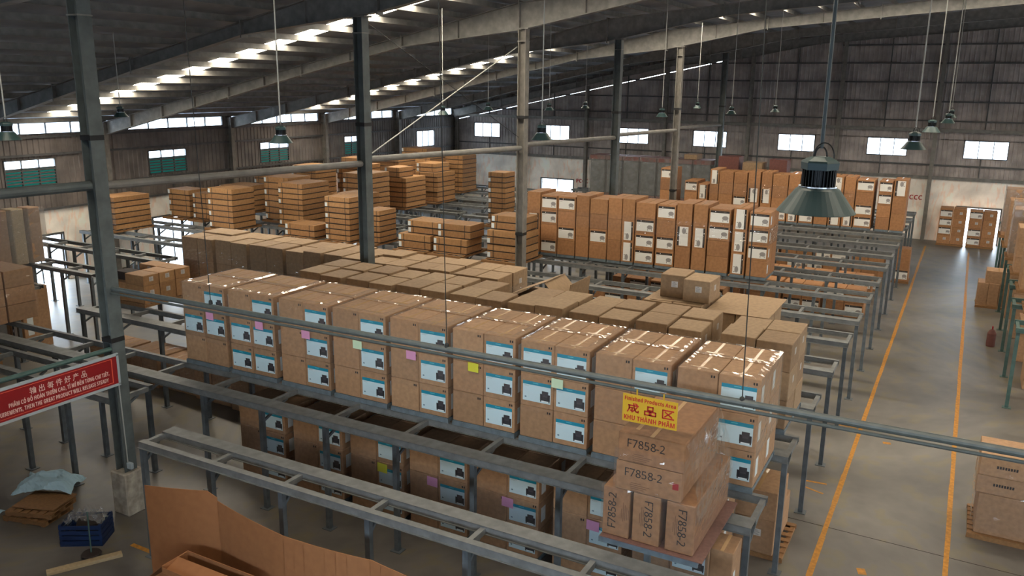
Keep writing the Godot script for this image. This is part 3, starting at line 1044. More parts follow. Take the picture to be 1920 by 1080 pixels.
func teal_pallets() -> void:
	var pat = [["01", "11", "00"], ["01", "11", "11"], ["01", "01", "01"], ["01", "01", "01"], ["01", "01", "01"], ["01", "01", "01"], ["11", "11", "01"], ["01", "01", "01"], ["01", "01", "01"]]
	var lay = ["bottom", "middle", "top"]
	var bs = Vector3(0.712, 0.652, 0.89)
	for i in 9:
		var xc = -0.985 - 1.555 * (8 - i)
		if i < 2: xc -= 0.05
		var zc = 0.99
		steel_pallet("grey steel pallet under upper armchair cartons, %s from the aisle" % ORD[8 - i], Vector3(xc, H, zc), 1.46, 1.84, null, "steel pallets under the armchair cartons")
		for y in 3:
			for d in 2:
				for c in 2:
					var f = "teal" if pat[i][2 - y][c] == "1" and d == 0 else ""
					var side = "sheet" if c == 1 else ""
					var lb = "upper armchair carton, %s layer, %s %s, %s pallet from the aisle" % [lay[y], "front" if d == 0 else "rear", "left" if c == 0 else "right", ORD[8 - i]]
					carton("armchair_carton", lb, "armchair cartons on the upper rack", Vector3(xc + (c - 0.5) * 0.722 + rng.randf_range(-0.003, 0.003), H + PAL + y * 0.656, zc + (0.455 if d == 0 else -0.455) + rng.randf_range(-0.006, 0.006)), bs, mats["card%d" % rng.randi_range(0, 3)], f, side, 2 if y == 2 else 0)
		film_round("stretch_film", "clear stretch film round upper armchair cartons, %s pallet from the aisle" % ORD[8 - i], "stretch film round the armchair pallets", Vector3(xc, H + PAL + 0.55, zc), Vector3(1.44, 1.427, 1.82), mats.film, 0.012, 0.012)
	# notes stuck on the film
	var notes = [[0, 0.2, "pink", "pink paper note"], [1, 0.25, "pink", "pink paper note"], [2, 0.1, "pink", "pale pink paper note"], [3, 0.0, "mint", "pale green paper note"], [4, -0.15, "pink", "pink paper note"], [5, -0.2, "lime", "yellow-green paper note"], [6, 0.1, "mint", "white-green paper note"]]
	for n in notes:
		var xc: float = -0.985 - 1.555 * (8 - n[0]) + n[1]
		single("paper_note", one_box(Vector3(0.24, 0.19, 0.003)), mats[n[2]], "%s on upper armchair cartons, %s pallet from the aisle" % [n[3], ORD[8 - n[0]]], "paper note", Vector3(xc, H + PAL + 1.24, 1.95), Vector3(0.05, 0, -0.02), "notes on the armchair pallets")
	# the same goods on the floor underneath
	var lx = [-11.62, -9.92, -8.25, -6.65, -5.0, -3.25, -1.6]
	var lp = ["01", "01", "01", "01", "01", "01", "01"]
	for i in 7:
		var zc = 1.15
		steel_pallet("grey steel pallet under floor-level armchair cartons, %s from the banner column" % ORD[i], Vector3(lx[i], 0, zc), 1.46, 1.84, null, "steel pallets under the armchair cartons")
		for y in 3:
			for d in 2:
				for c in 2:
					var f = "teal" if c == 1 and d == 0 else ""
					carton("armchair_carton", "floor-level armchair carton, %s layer, %s %s, %s pallet from banner column" % [lay[y], "front" if d == 0 else "rear", "left" if c == 0 else "right", ORD[i]], "armchair cartons on the floor under the rack",
						Vector3(lx[i] + (c - 0.5) * 0.722, PAL + y * 0.606, zc + (0.455 if d == 0 else -0.455)), Vector3(0.712, 0.602, 0.89), mats["card%d" % rng.randi_range(0, 3)], f, "sheet" if c == 1 else "")
		film_round("stretch_film", "clear stretch film round floor-level armchair cartons, %s pallet from banner column" % ORD[i], "stretch film round the armchair pallets", Vector3(lx[i], PAL + 0.5, zc), Vector3(1.44, 0.9, 1.82), mats.film)
	var n2 = [[2, 0.2, "lime", "yellow paper note"], [3, -0.1, "pink", "pink paper note"], [4, 0.05, "pink", "rose pink paper note"], [5, 0.15, "pink", "pale pink paper note"]]
	for n in n2:
		single("paper_note", one_box(Vector3(0.26, 0.21, 0.003)), mats[n[2]], "%s on floor-level armchair cartons, %s pallet from banner column" % [n[3], ORD[n[0]]], "paper note", Vector3(lx[n[0]] + n[1], PAL + 1.1, 2.11), Vector3(0.04, 0, -0.03), "notes on the armchair pallets")

func named_pallet() -> void:
	steel_pallet("steel pallet under the five numbered long cartons", Vector3(-1.2, H, 3.62), 1.56, 2.0, null, "steel pallets on the near rack")
	single("plywood_deck", one_box(Vector3(1.60, 0.012, 2.1)), mats.ply, "thin brown plywood sheet under the five numbered cartons", "board", Vector3(-1.15, H + PAL + 0.006, 3.6))
	var y0 = H + PAL + 0.013
	var xs = [-1.74, -1.26, -0.74]
	var w = ["outermost", "middle", "nearest the aisle"]
	for i in 3:
		var t = thing("numbered_carton", "long carton standing on edge marked F7858-2, %s of three" % w[i], "carton", Vector3(xs[i], y0, 3.55), 0.0, "cartons marked F7858-2")
		part(t, "body", cbox(Vector3(0.43, 0.80, 2.0), 0.012), mats["longcard%d" % [1, 0, 1][i]])
		var l = lettering(t, "F7858-2", 0.125, Vector3(-0.06 if i == 0 else 0.03, 0.42, 1.003), 0.0, mats.ink, false, 1.0)
		l.rotation.z = PI / 2.0 if i == 0 else -PI / 2.0
		small_print(t, Vector3(0.09 if i == 0 else -0.1, 0.42, 1.002), true)
	for i in 2:
		var t = thing("numbered_carton", "long flat carton marked F7858-2, %s of the two lying flat" % ["lower", "upper"][i], "carton", Vector3(-1.26 + 0.02 * i, y0 + 0.806 + i * 0.466, 3.62), 0.0, "cartons marked F7858-2")
		part(t, "body", cbox(Vector3(1.02, 0.46, 1.86), 0.012), mats["longcard%d" % [0, 1][i]])
		lettering(t, "F7858-2", 0.125, Vector3(-0.08, 0.30, 0.933), 0.0, mats.ink, false, 1.0)
		small_print(t, Vector3(-0.15, 0.14, 0.932), false)
		if i == 1:
			part(t, "packing_tape", one_box(Vector3(0.06, 0.003, 1.84)), mats.tape, Vector3(0, 0.4615, 0))
			part(t, "packing_tape", one_box(Vector3(0.06, 0.003, 0.5)), mats.tape, Vector3(-0.28, 0.4615, 0.5))
		else:
			part(t, "red_sticker", one_box(Vector3(0.09, 0.10, 0.003)), mats.red, Vector3(0.42, 0.24, 0.933))
	film_round("stretch_film", "crinkled stretch film round the three numbered cartons on edge", "", Vector3(-1.24, y0 + 0.05, 3.55), Vector3(1.44, 0.78, 2.02), mats.film, 0.012)
	film_round("stretch_film", "crinkled stretch film round the two flat numbered cartons", "", Vector3(-1.25, y0 + 0.78, 3.62), Vector3(1.05, 0.70, 1.9), mats.film, 0.012)
	# the film hangs slack from the top carton down to the outer edge
	var st = begin()
	st.set_smooth_group(0)
	var n = FastNoiseLite.new()
	n.seed = 5
	n.frequency = 1.6
	for i in 16:
		for j in 12:
			var p = []
			for e in [[0, 0], [1, 0], [1, 1], [0, 1]]:
				var u = float(i + e[0]) / 16.0
				var v = float(j + e[1]) / 12.0
				var a = Vector3(-0.72, y0 + 1.70, lerpf(2.72, 4.53, u))
				var b = Vector3(-0.48, y0 + 0.55, lerpf(2.55, 4.56, u))
				var q = a.lerp(b, v) + Vector3(0.03 * sin(v * PI) + 0.05 * absf(n.get_noise_2d(u * 3.0, v * 3.0)), 0, 0)
				p.append(q)
			quad(st, p[0], p[1], p[2], p[3], Vector3(1, 0.2, 0))
	single("stretch_film", st.commit(), mats.film, "slack sheet of stretch film hanging off the numbered cartons towards the aisle", "plastic film")
	carton("loose_carton", "taped carton standing on edge below the numbered cartons, at the rack end", "", Vector3(-0.27, 0.9, 3.52), Vector3(0.36, 1.5, 0.55), mats.card2, "", "sheet", 1)
	var bs = begin()
	bx(bs, Vector3(-0.27, 0.449, 3.52), Vector3(0.38, 0.898, 0.6))
	single("loose_carton", bs.commit(), mats.card0, "plain carton under the taped carton at the rack end", "carton")

func small_print(parent: Node, at: Vector3, up: bool) -> void:
	var st = begin()
	for k in 5:
		var l = 0.16 + 0.05 * ((k * 3) % 4)
		if up: bx(st, Vector3(k * 0.028, -0.05 + l * 0.2, 0), Vector3(0.010, l, 0.002))
		else: bx(st, Vector3(-0.1 + l * 0.4, -k * 0.03, 0), Vector3(l, 0.010, 0.002))
	part(parent, "small_print", st.commit(), mats.smallprint, at)

func brown_rows() -> void:
	# second row: irregular brown cartons on the rack directly behind the armchair cartons
	var bs = Vector3(0.72, 0.62, 0.86)
	for i in 8:
		var xc = -12.35 + i * 1.585
		if i == 7: xc += 0.25
		var zc = -1.9
		steel_pallet("steel pallet under plain brown cartons, second row, %s from the banner column" % ORD[i], Vector3(xc, H, zc), 1.46, 1.84, null, "steel pallets under plain cartons")
		var tilt = 0.0
		for d in 2:
			for c in 2:
				for y in 3:
					var sx = Vector3(0.70, 0.60 + (rng.randf_range(-0.03, 0.03) if y == 2 else 0.0), 0.86)
					if y == 2 and i == 3 and d == 1 and c == 1: continue
					var p = Vector3(xc + (c - 0.5) * 0.73 + rng.randf_range(-0.006, 0.006), H + PAL + y * 0.603, zc + (0.45 if d == 0 else -0.45) + rng.randf_range(-0.012, 0.012))
					carton("brown_carton", "plain brown carton, second row, %s layer, %s %s, %s pallet from banner column" % [["bottom", "middle", "top"][y], "front" if d == 0 else "rear", "left" if c == 0 else "right", ORD[i]], "plain brown cartons in the second row", p, sx, mats["brown%d" % rng.randi_range(0, 2)], "slip" if y == 2 and i == 7 else "", "slip" if c == 1 and y > 0 else "", 0, rng.randf_range(-0.012, 0.012) if y == 2 else 0.0)
	# third row
	for i in 8:
		var xc = -20.2 + i * 1.56
		var zc = -4.72
		steel_pallet("steel pallet under plain brown cartons, third row, %s from the cross aisle" % ORD[i], Vector3(xc, H, zc), 1.46, 1.84, null, "steel pallets under plain cartons")
		for d in 2:
			for c in 2:
				for y in 2:
					var sx = Vector3(0.70, 0.80 + (rng.randf_range(-0.04, 0.03) if y == 1 else 0.0), 0.86)
					var p = Vector3(xc + (c - 0.5) * 0.73, H + PAL + y * 0.803, zc + (0.45 if d == 0 else -0.45) + rng.randf_range(-0.012, 0.012))
					carton("brown_carton", "plain brown carton, third row, %s layer, %s %s, %s pallet from cross aisle" % [["lower", "upper"][y], "front" if d == 0 else "rear", "left" if c == 0 else "right", ORD[i]], "plain brown cartons in the third row", p, sx, mats["brown%d" % rng.randi_range(0, 2)], "", "slip" if c == 1 else "", 0, rng.randf_range(-0.015, 0.015) if y == 1 else 0.0)
		film_round("stretch_film", "clear stretch film round third-row cartons, %s pallet from the cross aisle" % ORD[i], "stretch film round the plain cartons", Vector3(xc, H + PAL + 0.3, zc), Vector3(1.44, 0.9, 1.82), mats.film, 0.02)
	# two loose cartons on a board, on top of the row behind
	var y1 = H + PAL + 1.62
	for i in 2:
		var xc = -3.62 + i * 1.52
		var zc = -4.6 if i == 0 else -4.75
		steel_pallet("steel pallet under plain cartons at the aisle end of the third row, %s one" % ["inner", "outer"][i], Vector3(xc, H, zc), 1.46, 1.84, null, "steel pallets under plain cartons")
		for d in 2:
			for c in 2:
				carton("brown_carton", "tall brown carton, aisle end of third row, %s %s of %s pallet" % ["front" if d == 0 else "rear", "left" if c == 0 else "right", ["inner", "outer"][i]], "plain brown cartons in the third row", Vector3(xc + (c - 0.5) * 0.74, H + PAL, zc + (0.45 if d == 0 else -0.45)), Vector3(0.72, 1.60 - 0.1 * i, 0.87), mats["brown%d" % rng.randi_range(0, 2)])
	single("cardboard_sheet", one_box(Vector3(1.5, 0.012, 2.1)), mats.brown2, "flat cardboard sheet on cartons beside the two loose cartons", "cardboard", Vector3(-2.06, H + PAL + 1.508, -4.85))
	single("cardboard_sheet", one_box(Vector3(1.3, 0.012, 1.35)), mats.brown0, "small cardboard sheet under the two loose cartons", "cardboard", Vector3(-3.62, H + PAL + 1.608, -4.5), Vector3(0, 0.1, 0))
	carton("loose_carton", "loose brown carton on top of the row, the rear of a pair", "the two loose cartons on top", Vector3(-3.78, H + PAL + 1.616, -4.62), Vector3(0.62, 0.57, 0.88), mats.brown1, "slip", "", 0, 0.03)
	carton("loose_carton", "loose brown carton on top of the row, the front of a pair", "the two loose cartons on top", Vector3(-3.10, H + PAL + 1.616, -4.42), Vector3(0.66, 0.55, 0.88), mats.brown2, "slip", "slip", 0, -0.02)
	# an opened carton with raised flaps at the end of the third row
	var o = thing("open_carton", "opened brown carton with raised flaps behind the second row", "carton", Vector3(-7.35, H, -4.35))
	part(o, "body", cbox(Vector3(1.35, 1.3, 1.3)), mats.brown1)
	flap(o, Vector3(-0.25, 1.56, 0.05), Vector3(1.25, 0.012, 1.25), Vector3(0.0, 0, 0.42))
	flap(o, Vector3(0.50, 1.56, 0.05), Vector3(0.62, 0.012, 1.25), Vector3(0, 0, -0.80))
	flap(o, Vector3(0.98, 1.45, 0.0), Vector3(0.012, 0.75, 1.3), Vector3(0, 0, -0.12))

func flap(parent: Node, at: Vector3, size: Vector3, turn: Vector3) -> void:
	part(parent, "flap", one_box(size), mats.brown2, at, turn)

# a stack of flat strapped boxes; each box is a thing with two crossed straps and a paper corner label
func crate_stack(where: String, x: float, z: float, y: float, n: int, size: Vector3, turn := 0.0, from_top := false) -> void:
	for i in n:
		var jig = Vector3(rng.randf_range(-0.012, 0.012), 0, rng.randf_range(-0.012, 0.012))
		var nm = "strapped flat box, %s up, %s" % [ORD[i], where]
		if n == 1: nm = "strapped flat box, %s" % where
		var c = thing("strapped_box", nm, "box", Vector3(x, y + i * (size.y + 0.004), z) + jig, turn, "strapped flat boxes")
		part(c, "body", cbox(size - Vector3(0, 0.012, 0), 0.01), mats["crate%d" % rng.randi_range(0, 2)], Vector3(0, 0.006, 0))
		for s in [-1.0, 1.0]:
			var key = "sx%v" % size
			if not meshes.has(key):
				var st = begin()
				ring(st, Vector3(0.022, size.y + 0.0, size.z + 0.010), false)
				meshes[key] = st.commit()
			part(c, "strap", meshes[key], mats.strap, Vector3(s * size.x * 0.33, size.y / 2.0, 0))
		var kz = "sz%v" % size
		if not meshes.has(kz):
			var st = begin()
			bx(st, Vector3(0, 0, size.z / 2.0 + 0.003), Vector3(size.x + 0.012, 0.028, 0.006))
			bx(st, Vector3(0, 0, -size.z / 2.0 - 0.003), Vector3(size.x + 0.012, 0.028, 0.006))
			bx(st, Vector3(size.x / 2.0 + 0.003, 0, 0), Vector3(0.006, 0.028, size.z))
			bx(st, Vector3(-size.x / 2.0 - 0.003, 0, 0), Vector3(0.006, 0.028, size.z))
			meshes[kz] = st.commit()
		part(c, "strap", meshes[kz], mats.strap, Vector3(0, 0.02, 0))
		if i % 2 == 0 or n < 4:
			part(c, "corner_label", one_box(Vector3(0.13, size.y * 0.7, 0.003)), mats.paper, Vector3(-size.x / 2.0 + 0.08, size.y / 2.0, size.z / 2.0 + 0.008))

func ring(st: SurfaceTool, size: Vector3, _f: bool) -> void:
	var t = 0.006
	bx(st, Vector3(0, size.y / 2.0 - t / 2.0 - 0.004, 0), Vector3(size.x, t, size.z))
	bx(st, Vector3(0, -size.y / 2.0 + t / 2.0, 0), Vector3(size.x, t, size.z))
	bx(st, Vector3(0, 0, size.z / 2.0 - t / 2.0), Vector3(size.x, size.y - 0.012, t))
	bx(st, Vector3(0, 0, -size.z / 2.0 + t / 2.0), Vector3(size.x, size.y - 0.012, t))

func board(label: String, at: Vector3, sx: float, sz: float) -> void:
	steel_pallet(label, at, sx, sz, mats.wood, "wooden pallets", "wooden_pallet")

func crates() -> void:
	var s = Vector3(1.5, 0.258, 1.15)
	# where, x, z, count, size, base height
	var list = [
		["lone stack by the side wall", -32.2, -10.1, 6, Vector3(1.3, 0.25, 1.9)],
		["stack next to the wall lettering", -32.6, -14.2, 5, Vector3(1.5, 0.27, 1.2)],
		["narrow stack by the wall lettering", -31.1, -14.3, 5, Vector3(1.1, 0.25, 1.3)],
		["tall front stack with corner papers", -28.15, -12.9, 7, Vector3(1.55, 0.262, 1.4)],
		["double stack behind the tall papered one", -27.7, -16.2, 7, Vector3(1.6, 0.30, 1.6)],
		["wide stack with papers along its corner", -25.9, -15.4, 8, Vector3(1.5, 0.25, 1.9)],
		["front pair before the tall stack", -23.6, -13.05, 2, Vector3(1.7, 0.27, 1.15)],
		["tall stack behind the carton-row column", -21.5, -13.2, 8, Vector3(1.35, 0.235, 1.25)],
		["stack just past the carton-row column", -20.0, -13.6, 6, Vector3(0.9, 0.23, 1.2)],
		["middle stack behind the carton-row column", -25.7, -20.0, 8, Vector3(1.6, 0.262, 1.9)],
		["stack with a two-box cap", -25.5, -23.2, 6, Vector3(1.5, 0.27, 1.9)],
		["stack nearest the gable wall", -25.3, -26.0, 6, Vector3(1.5, 0.28, 1.9)],
		["back stack under the side windows", -32.3, -20.3, 6, Vector3(1.9, 0.27, 1.7)],
		["back stack behind the wide one", -29.3, -20.0, 8, Vector3(1.7, 0.27, 1.7)],
		["far stack under the third side window", -30.5, -25.8, 8, Vector3(2.0, 0.28, 1.7)],
		["far stack behind the capped one", -28.0, -25.6, 9, Vector3(1.9, 0.27, 1.7)],
		["far stack nearest the fourth side window", -30.0, -31.4, 9, Vector3(2.0, 0.28, 1.7)],
		["far stack near the corner column", -27.0, -31.0, 8, Vector3(2.0, 0.28, 1.7)],
		["back stack behind the papered double stack", -31.6, -17.0, 5, Vector3(1.7, 0.27, 1.7)],
		["back stack between third-line stacks", -28.6, -23.0, 8, Vector3(1.8, 0.27, 1.7)],
		["back stack near the middle side window", -32.2, -23.2, 7, Vector3(1.7, 0.27, 1.7)],
		["far stack below the clerestory end", -27.6, -28.3, 9, Vector3(1.9, 0.27, 1.7)],
		["stack beside the wide papered stack", -23.4, -16.3, 6, Vector3(1.5, 0.26, 1.6)],
		["tower beside the pale banded column", -17.9, -20.75, 10, Vector3(0.95, 0.25, 1.0)],
	]
	for e in list:
		board("wooden pallet under the %s" % e[0], Vector3(e[1], H, e[2]), e[4].x, maxf(e[4].z, 2.15))
		crate_stack("in the %s" % e[0], e[1], e[2], H + PAL, e[3], e[4])
	crate_stack("capping the two-box-capped stack", -25.7, -22.9, H + PAL + 6 * 0.274, 2, Vector3(1.0, 0.27, 1.3))
	crate_stack("capping the stack nearest the gable wall", -25.4, -25.9, H + PAL + 6 * 0.284, 2, Vector3(1.3, 0.25, 1.5))
	# the low piles in front of the pale column
	var lo = [["low pile, bottom left", -17.6, -13.4, 2, Vector3(1.6, 0.30, 1.2)], ["low pile, bottom middle", -15.85, -13.4, 2, Vector3(1.6, 0.30, 1.2)],
		["low pile beside the white cartons", -13.3, -13.45, 4, Vector3(1.65, 0.28, 1.25)]]
	for e in lo:
		board("wooden pallet under the %s" % e[0], Vector3(e[1], H, e[2]), e[4].x, maxf(e[4].z, 2.15))
		crate_stack("in the %s" % e[0], e[1], e[2], H + PAL, e[3], e[4])
	crate_stack("atop the low pile, bottom left", -17.35, -13.6, H + PAL + 2 * 0.304, 2, Vector3(1.5, 0.27, 1.1))
	crate_stack("atop the low pile, bottom middle", -15.75, -13.5, H + PAL + 2 * 0.304, 2, Vector3(1.55, 0.28, 1.1))
	crate_stack("atop the low pile beside the white cartons", -13.3, -13.6, H + PAL + 4 * 0.284, 2, Vector3(1.5, 0.28, 1.1))
	# strapped boxes on the floor under those racks
	for i in 5:
		crate_stack("on the floor under crate racks, pile %s" % ORD[i], -23.6 + i * 1.9, -13.1 - 0.1 * (i % 2), 0.0, 4, Vector3(1.5, 0.27, 1.2))

func white_rows() -> void:
	# nearer row: columns given as [x0, x1, kinds from top to bottom]; w wide label, p plain wide, t tall label, d tall label upside down, q plain tall
	var rows = [[-14.95, "nearer white-labelled row", [[-13.45, -12.85, "qtt"], [-12.81, -12.08, "wwpw"], [-12.05, -11.28, "wpwp"], [-11.24, -10.68, "qqq"], [-10.64, -9.9, "ppwp"], [-9.87, -9.3, "qqq"], [-9.28, -8.77, "qtt"], [-8.73, -7.95, "pwww"], [-7.88, -7.15, "wpww"], [-7.11, -6.52, "qdq"], [-6.46, -5.93, "qtq"], [-5.88, -5.08, "wwpp"], [-4.98, -4.46, "ttt"], [-4.4, -3.66, "wwwp"]]],
		[-28.95, "farther white-labelled row", [[-12.48, -11.75, "wppw"], [-11.1, -10.4, "wpp"], [-10.35, -9.85, "tq"], [-9.74, -9.27, "tqq"], [-9.24, -8.5, "pppp"], [-8.46, -7.78, "ppwp"], [-7.72, -7.1, "qdq"], [-7.03, -6.5, "qdq"], [-6.46, -5.7, "pppw"], [-5.66, -5.1, "qqt"], [-5.05, -4.35, "ppww"], [-4.3, -3.66, "ppwp"], [-3.62, -3.02, "dqd"], [-2.98, -2.46, "qqt"], [-2.42, -1.6, "wpww"], [-1.4, -0.78, "wwpp"], [-0.74, -0.12, "dqq"]]]]
	for r in rows:
		var z: float = r[0]
		var cols: Array = r[2]
		for ci in cols.size():
			var c: Array = cols[ci]
			var w: float = c[1] - c[0] - 0.008
			var xm: float = (c[0] + c[1]) / 2.0
			var n: int = c[2].length()
			var tall: bool = c[2][0] in ["t", "q", "d"]
			var hh = 0.822 if tall else 0.592
			steel_pallet("grey pallet under the %s, %s column from the crates" % [r[1], ORD[ci]], Vector3(xm, H, z - 0.75), w, 1.5, null, "pallets under white-labelled cartons")
			for d in 2:
				for y in n:
					var ch: String = c[2][n - 1 - y]
					var f = ""
					if d == 0: f = {"w": "wide", "t": "tall", "d": "talldown"}.get(ch, "")
					var lb = "%s carton, %s column from the crates, %s up, %s" % [{"nearer white-labelled row": "nearer office", "farther white-labelled row": "farther office"}[r[1]], ORD[ci], ORD[y], "front" if d == 0 else "rear"]
					carton("office_carton", lb, r[1], Vector3(xm, H + PAL + y * (hh + 0.003), z - 0.375 - d * 0.755), Vector3(w, hh, 0.74), mats["export%d" % rng.randi_range(0, 2)], f, "sheet" if ci == cols.size() - 1 and d == 0 and z > -20 else "", 1 if y == n - 1 and rng.randf() < 0.5 else 0)
		# film bands round groups of columns
		for g in [[0, 3], [4, 6], [7, 8], [9, 10], [11, 13]]:
			if g[1] < cols.size():
				var x0: float = cols[g[0]][0]
				var x1: float = cols[g[1]][1]
				film_round("stretch_film", "clear stretch film round %s, from %s column" % [r[1], ORD[g[0]]], "film round the white-labelled cartons", Vector3((x0 + x1) / 2.0, H + PAL + 1.2, z - 0.755), Vector3(x1 - x0, 0.62, 1.5), mats.film, 0.014)
	# pallets at floor level under the racks, seen between the beams
	for k in [5, 6, 7, 8, 9, 10]:
		var z = -2.8 * k - 1.9
		for i in 6:
			if (k < 7 and i > 2) or (k == 10 and i < 1): continue
			var xm: float = -10.1 + i * 1.7 + rng.randf_range(-0.06, 0.06)
			for y in 2:
				for c in 2:
					carton("office_carton", "floor-level office carton under rack line %s, %s pallet from the crates, %s %s" % [ORD[k], ORD[i], "lower" if y == 0 else "upper", "left" if c == 0 else "right"], "office cartons on the floor under the racks", Vector3(xm + (c - 0.5) * 0.78, y * 0.603, z), Vector3(0.76, 0.6, 0.9), mats["export%d" % rng.randi_range(0, 2)], "wide" if rng.randf() < 0.55 else "")

func far_goods() -> void:
	# sofas wrapped in film, stood on end in a long line
	for i in 7:
		var xc = -18.6 + i * 1.13
		var t = thing("wrapped_bundle", "grey bundle wrapped in milky film on the far rack, %s from the corner" % ORD[i], "bundle", Vector3(xc, H, -35.3), 0.0, "wrapped bundles on the far rack")
		part(t, "base_board", one_box(Vector3(1.06, 0.14, 1.5)), mats.maroon, Vector3(0, 0.07, 0))
		part(t, "core", cbox(Vector3(0.98, 2.1, 1.4), 0.06), mats.sofa, Vector3(0, 0.14, 0))
		part(t, "top_board", one_box(Vector3(1.08, 0.26, 1.5)), mats.maroon, Vector3(0, 2.38, 0))
		film_round("milky_film", "milky film round the grey bundle, %s from the corner" % ORD[i], "film round the grey bundles", Vector3(xc, H + 0.02, -35.3), Vector3(1.07, 2.5, 1.5), mats.milkyfilm, 0.03, 0.0, t)
	var bl = [["maroon wrapped block standing over the farther white-labelled cartons", -9.7, 1.15, 1.0, -33.0], ["low brown wrapped block between two maroon blocks", -8.35, 1.1, 0.72, -33.0], ["maroon wrapped block next to the big lamp", -6.95, 0.95, 0.95, -33.0], ["brown carton topping the wrapped bundles", -12.6, 0.8, 0.3, -35.3]]
	for b in bl:
		var yb = 4.5 if b[4] > -34 else H + 2.52
		if b[4] > -34:
			carton("support_carton", "brown carton under the %s" % b[0].substr(0, 40).strip_edges(), "cartons behind the farther white-labelled row", Vector3(b[1], H, -33.0), Vector3(b[2], 2.0, 1.2), mats.card2)
		carton("wrapped_block", b[0], "", Vector3(b[1], yb, b[4]), Vector3(b[2], b[3], 1.1), mats.maroon if b[0].begins_with("maroon") else mats.brown0)
	# two pallets of office cartons at the end of the aisle
	for i in 2:
		var xc = 1.83 + i * 1.62
		board("pallet under floor cartons at the aisle end, %s one" % ["left-hand", "right-hand"][i], Vector3(xc, 0, -42.5), 1.5, 1.3)
		var pat: Array = [["w", "w", "w", ""], ["w", "", "w", "w"]][i]
		for y in 4:
			for c in 2:
				carton("office_carton", "office carton at the aisle end, %s pallet, %s up, %s column" % [["inner", "outer"][i], ORD[y], "left" if c == 0 else "right"], "office cartons at the aisle end", Vector3(xc + (c - 0.5) * 0.74, PAL + y * 0.533, -42.5), Vector3(0.72, 0.53, 1.1), mats["export%d" % rng.randi_range(0, 2)], "wide" if c == 0 and pat[3 - y] == "w" else "slip")
		if i == 0:
			for c in 2:
				single("cardboard_sheet", one_box(Vector3(0.7, 0.06, 1.0)), mats.export2, "flat cardboard on the aisle end cartons, %s half" % ["inner", "outer"][c], "cardboard", Vector3(xc + (c - 0.5) * 0.74, PAL + 4 * 0.533 + 0.03, -42.5))
	# a carton at the foot of the racks half way up the aisle
	board("pallet at the foot of the rack posts half way up the aisle", Vector3(0.0, 0, -29.6), 0.8, 1.0)
	carton("office_carton", "lone office carton at the rack foot, lower of two", "cartons at the rack foot", Vector3(0.0, PAL, -29.6), Vector3(0.7, 0.6, 0.9), mats.export0, "wide")
	carton("office_carton", "lone plain carton at the rack foot, upper of two", "cartons at the rack foot", Vector3(0.0, PAL + 0.603, -29.6), Vector3(0.68, 1.0, 0.9), mats.export1)

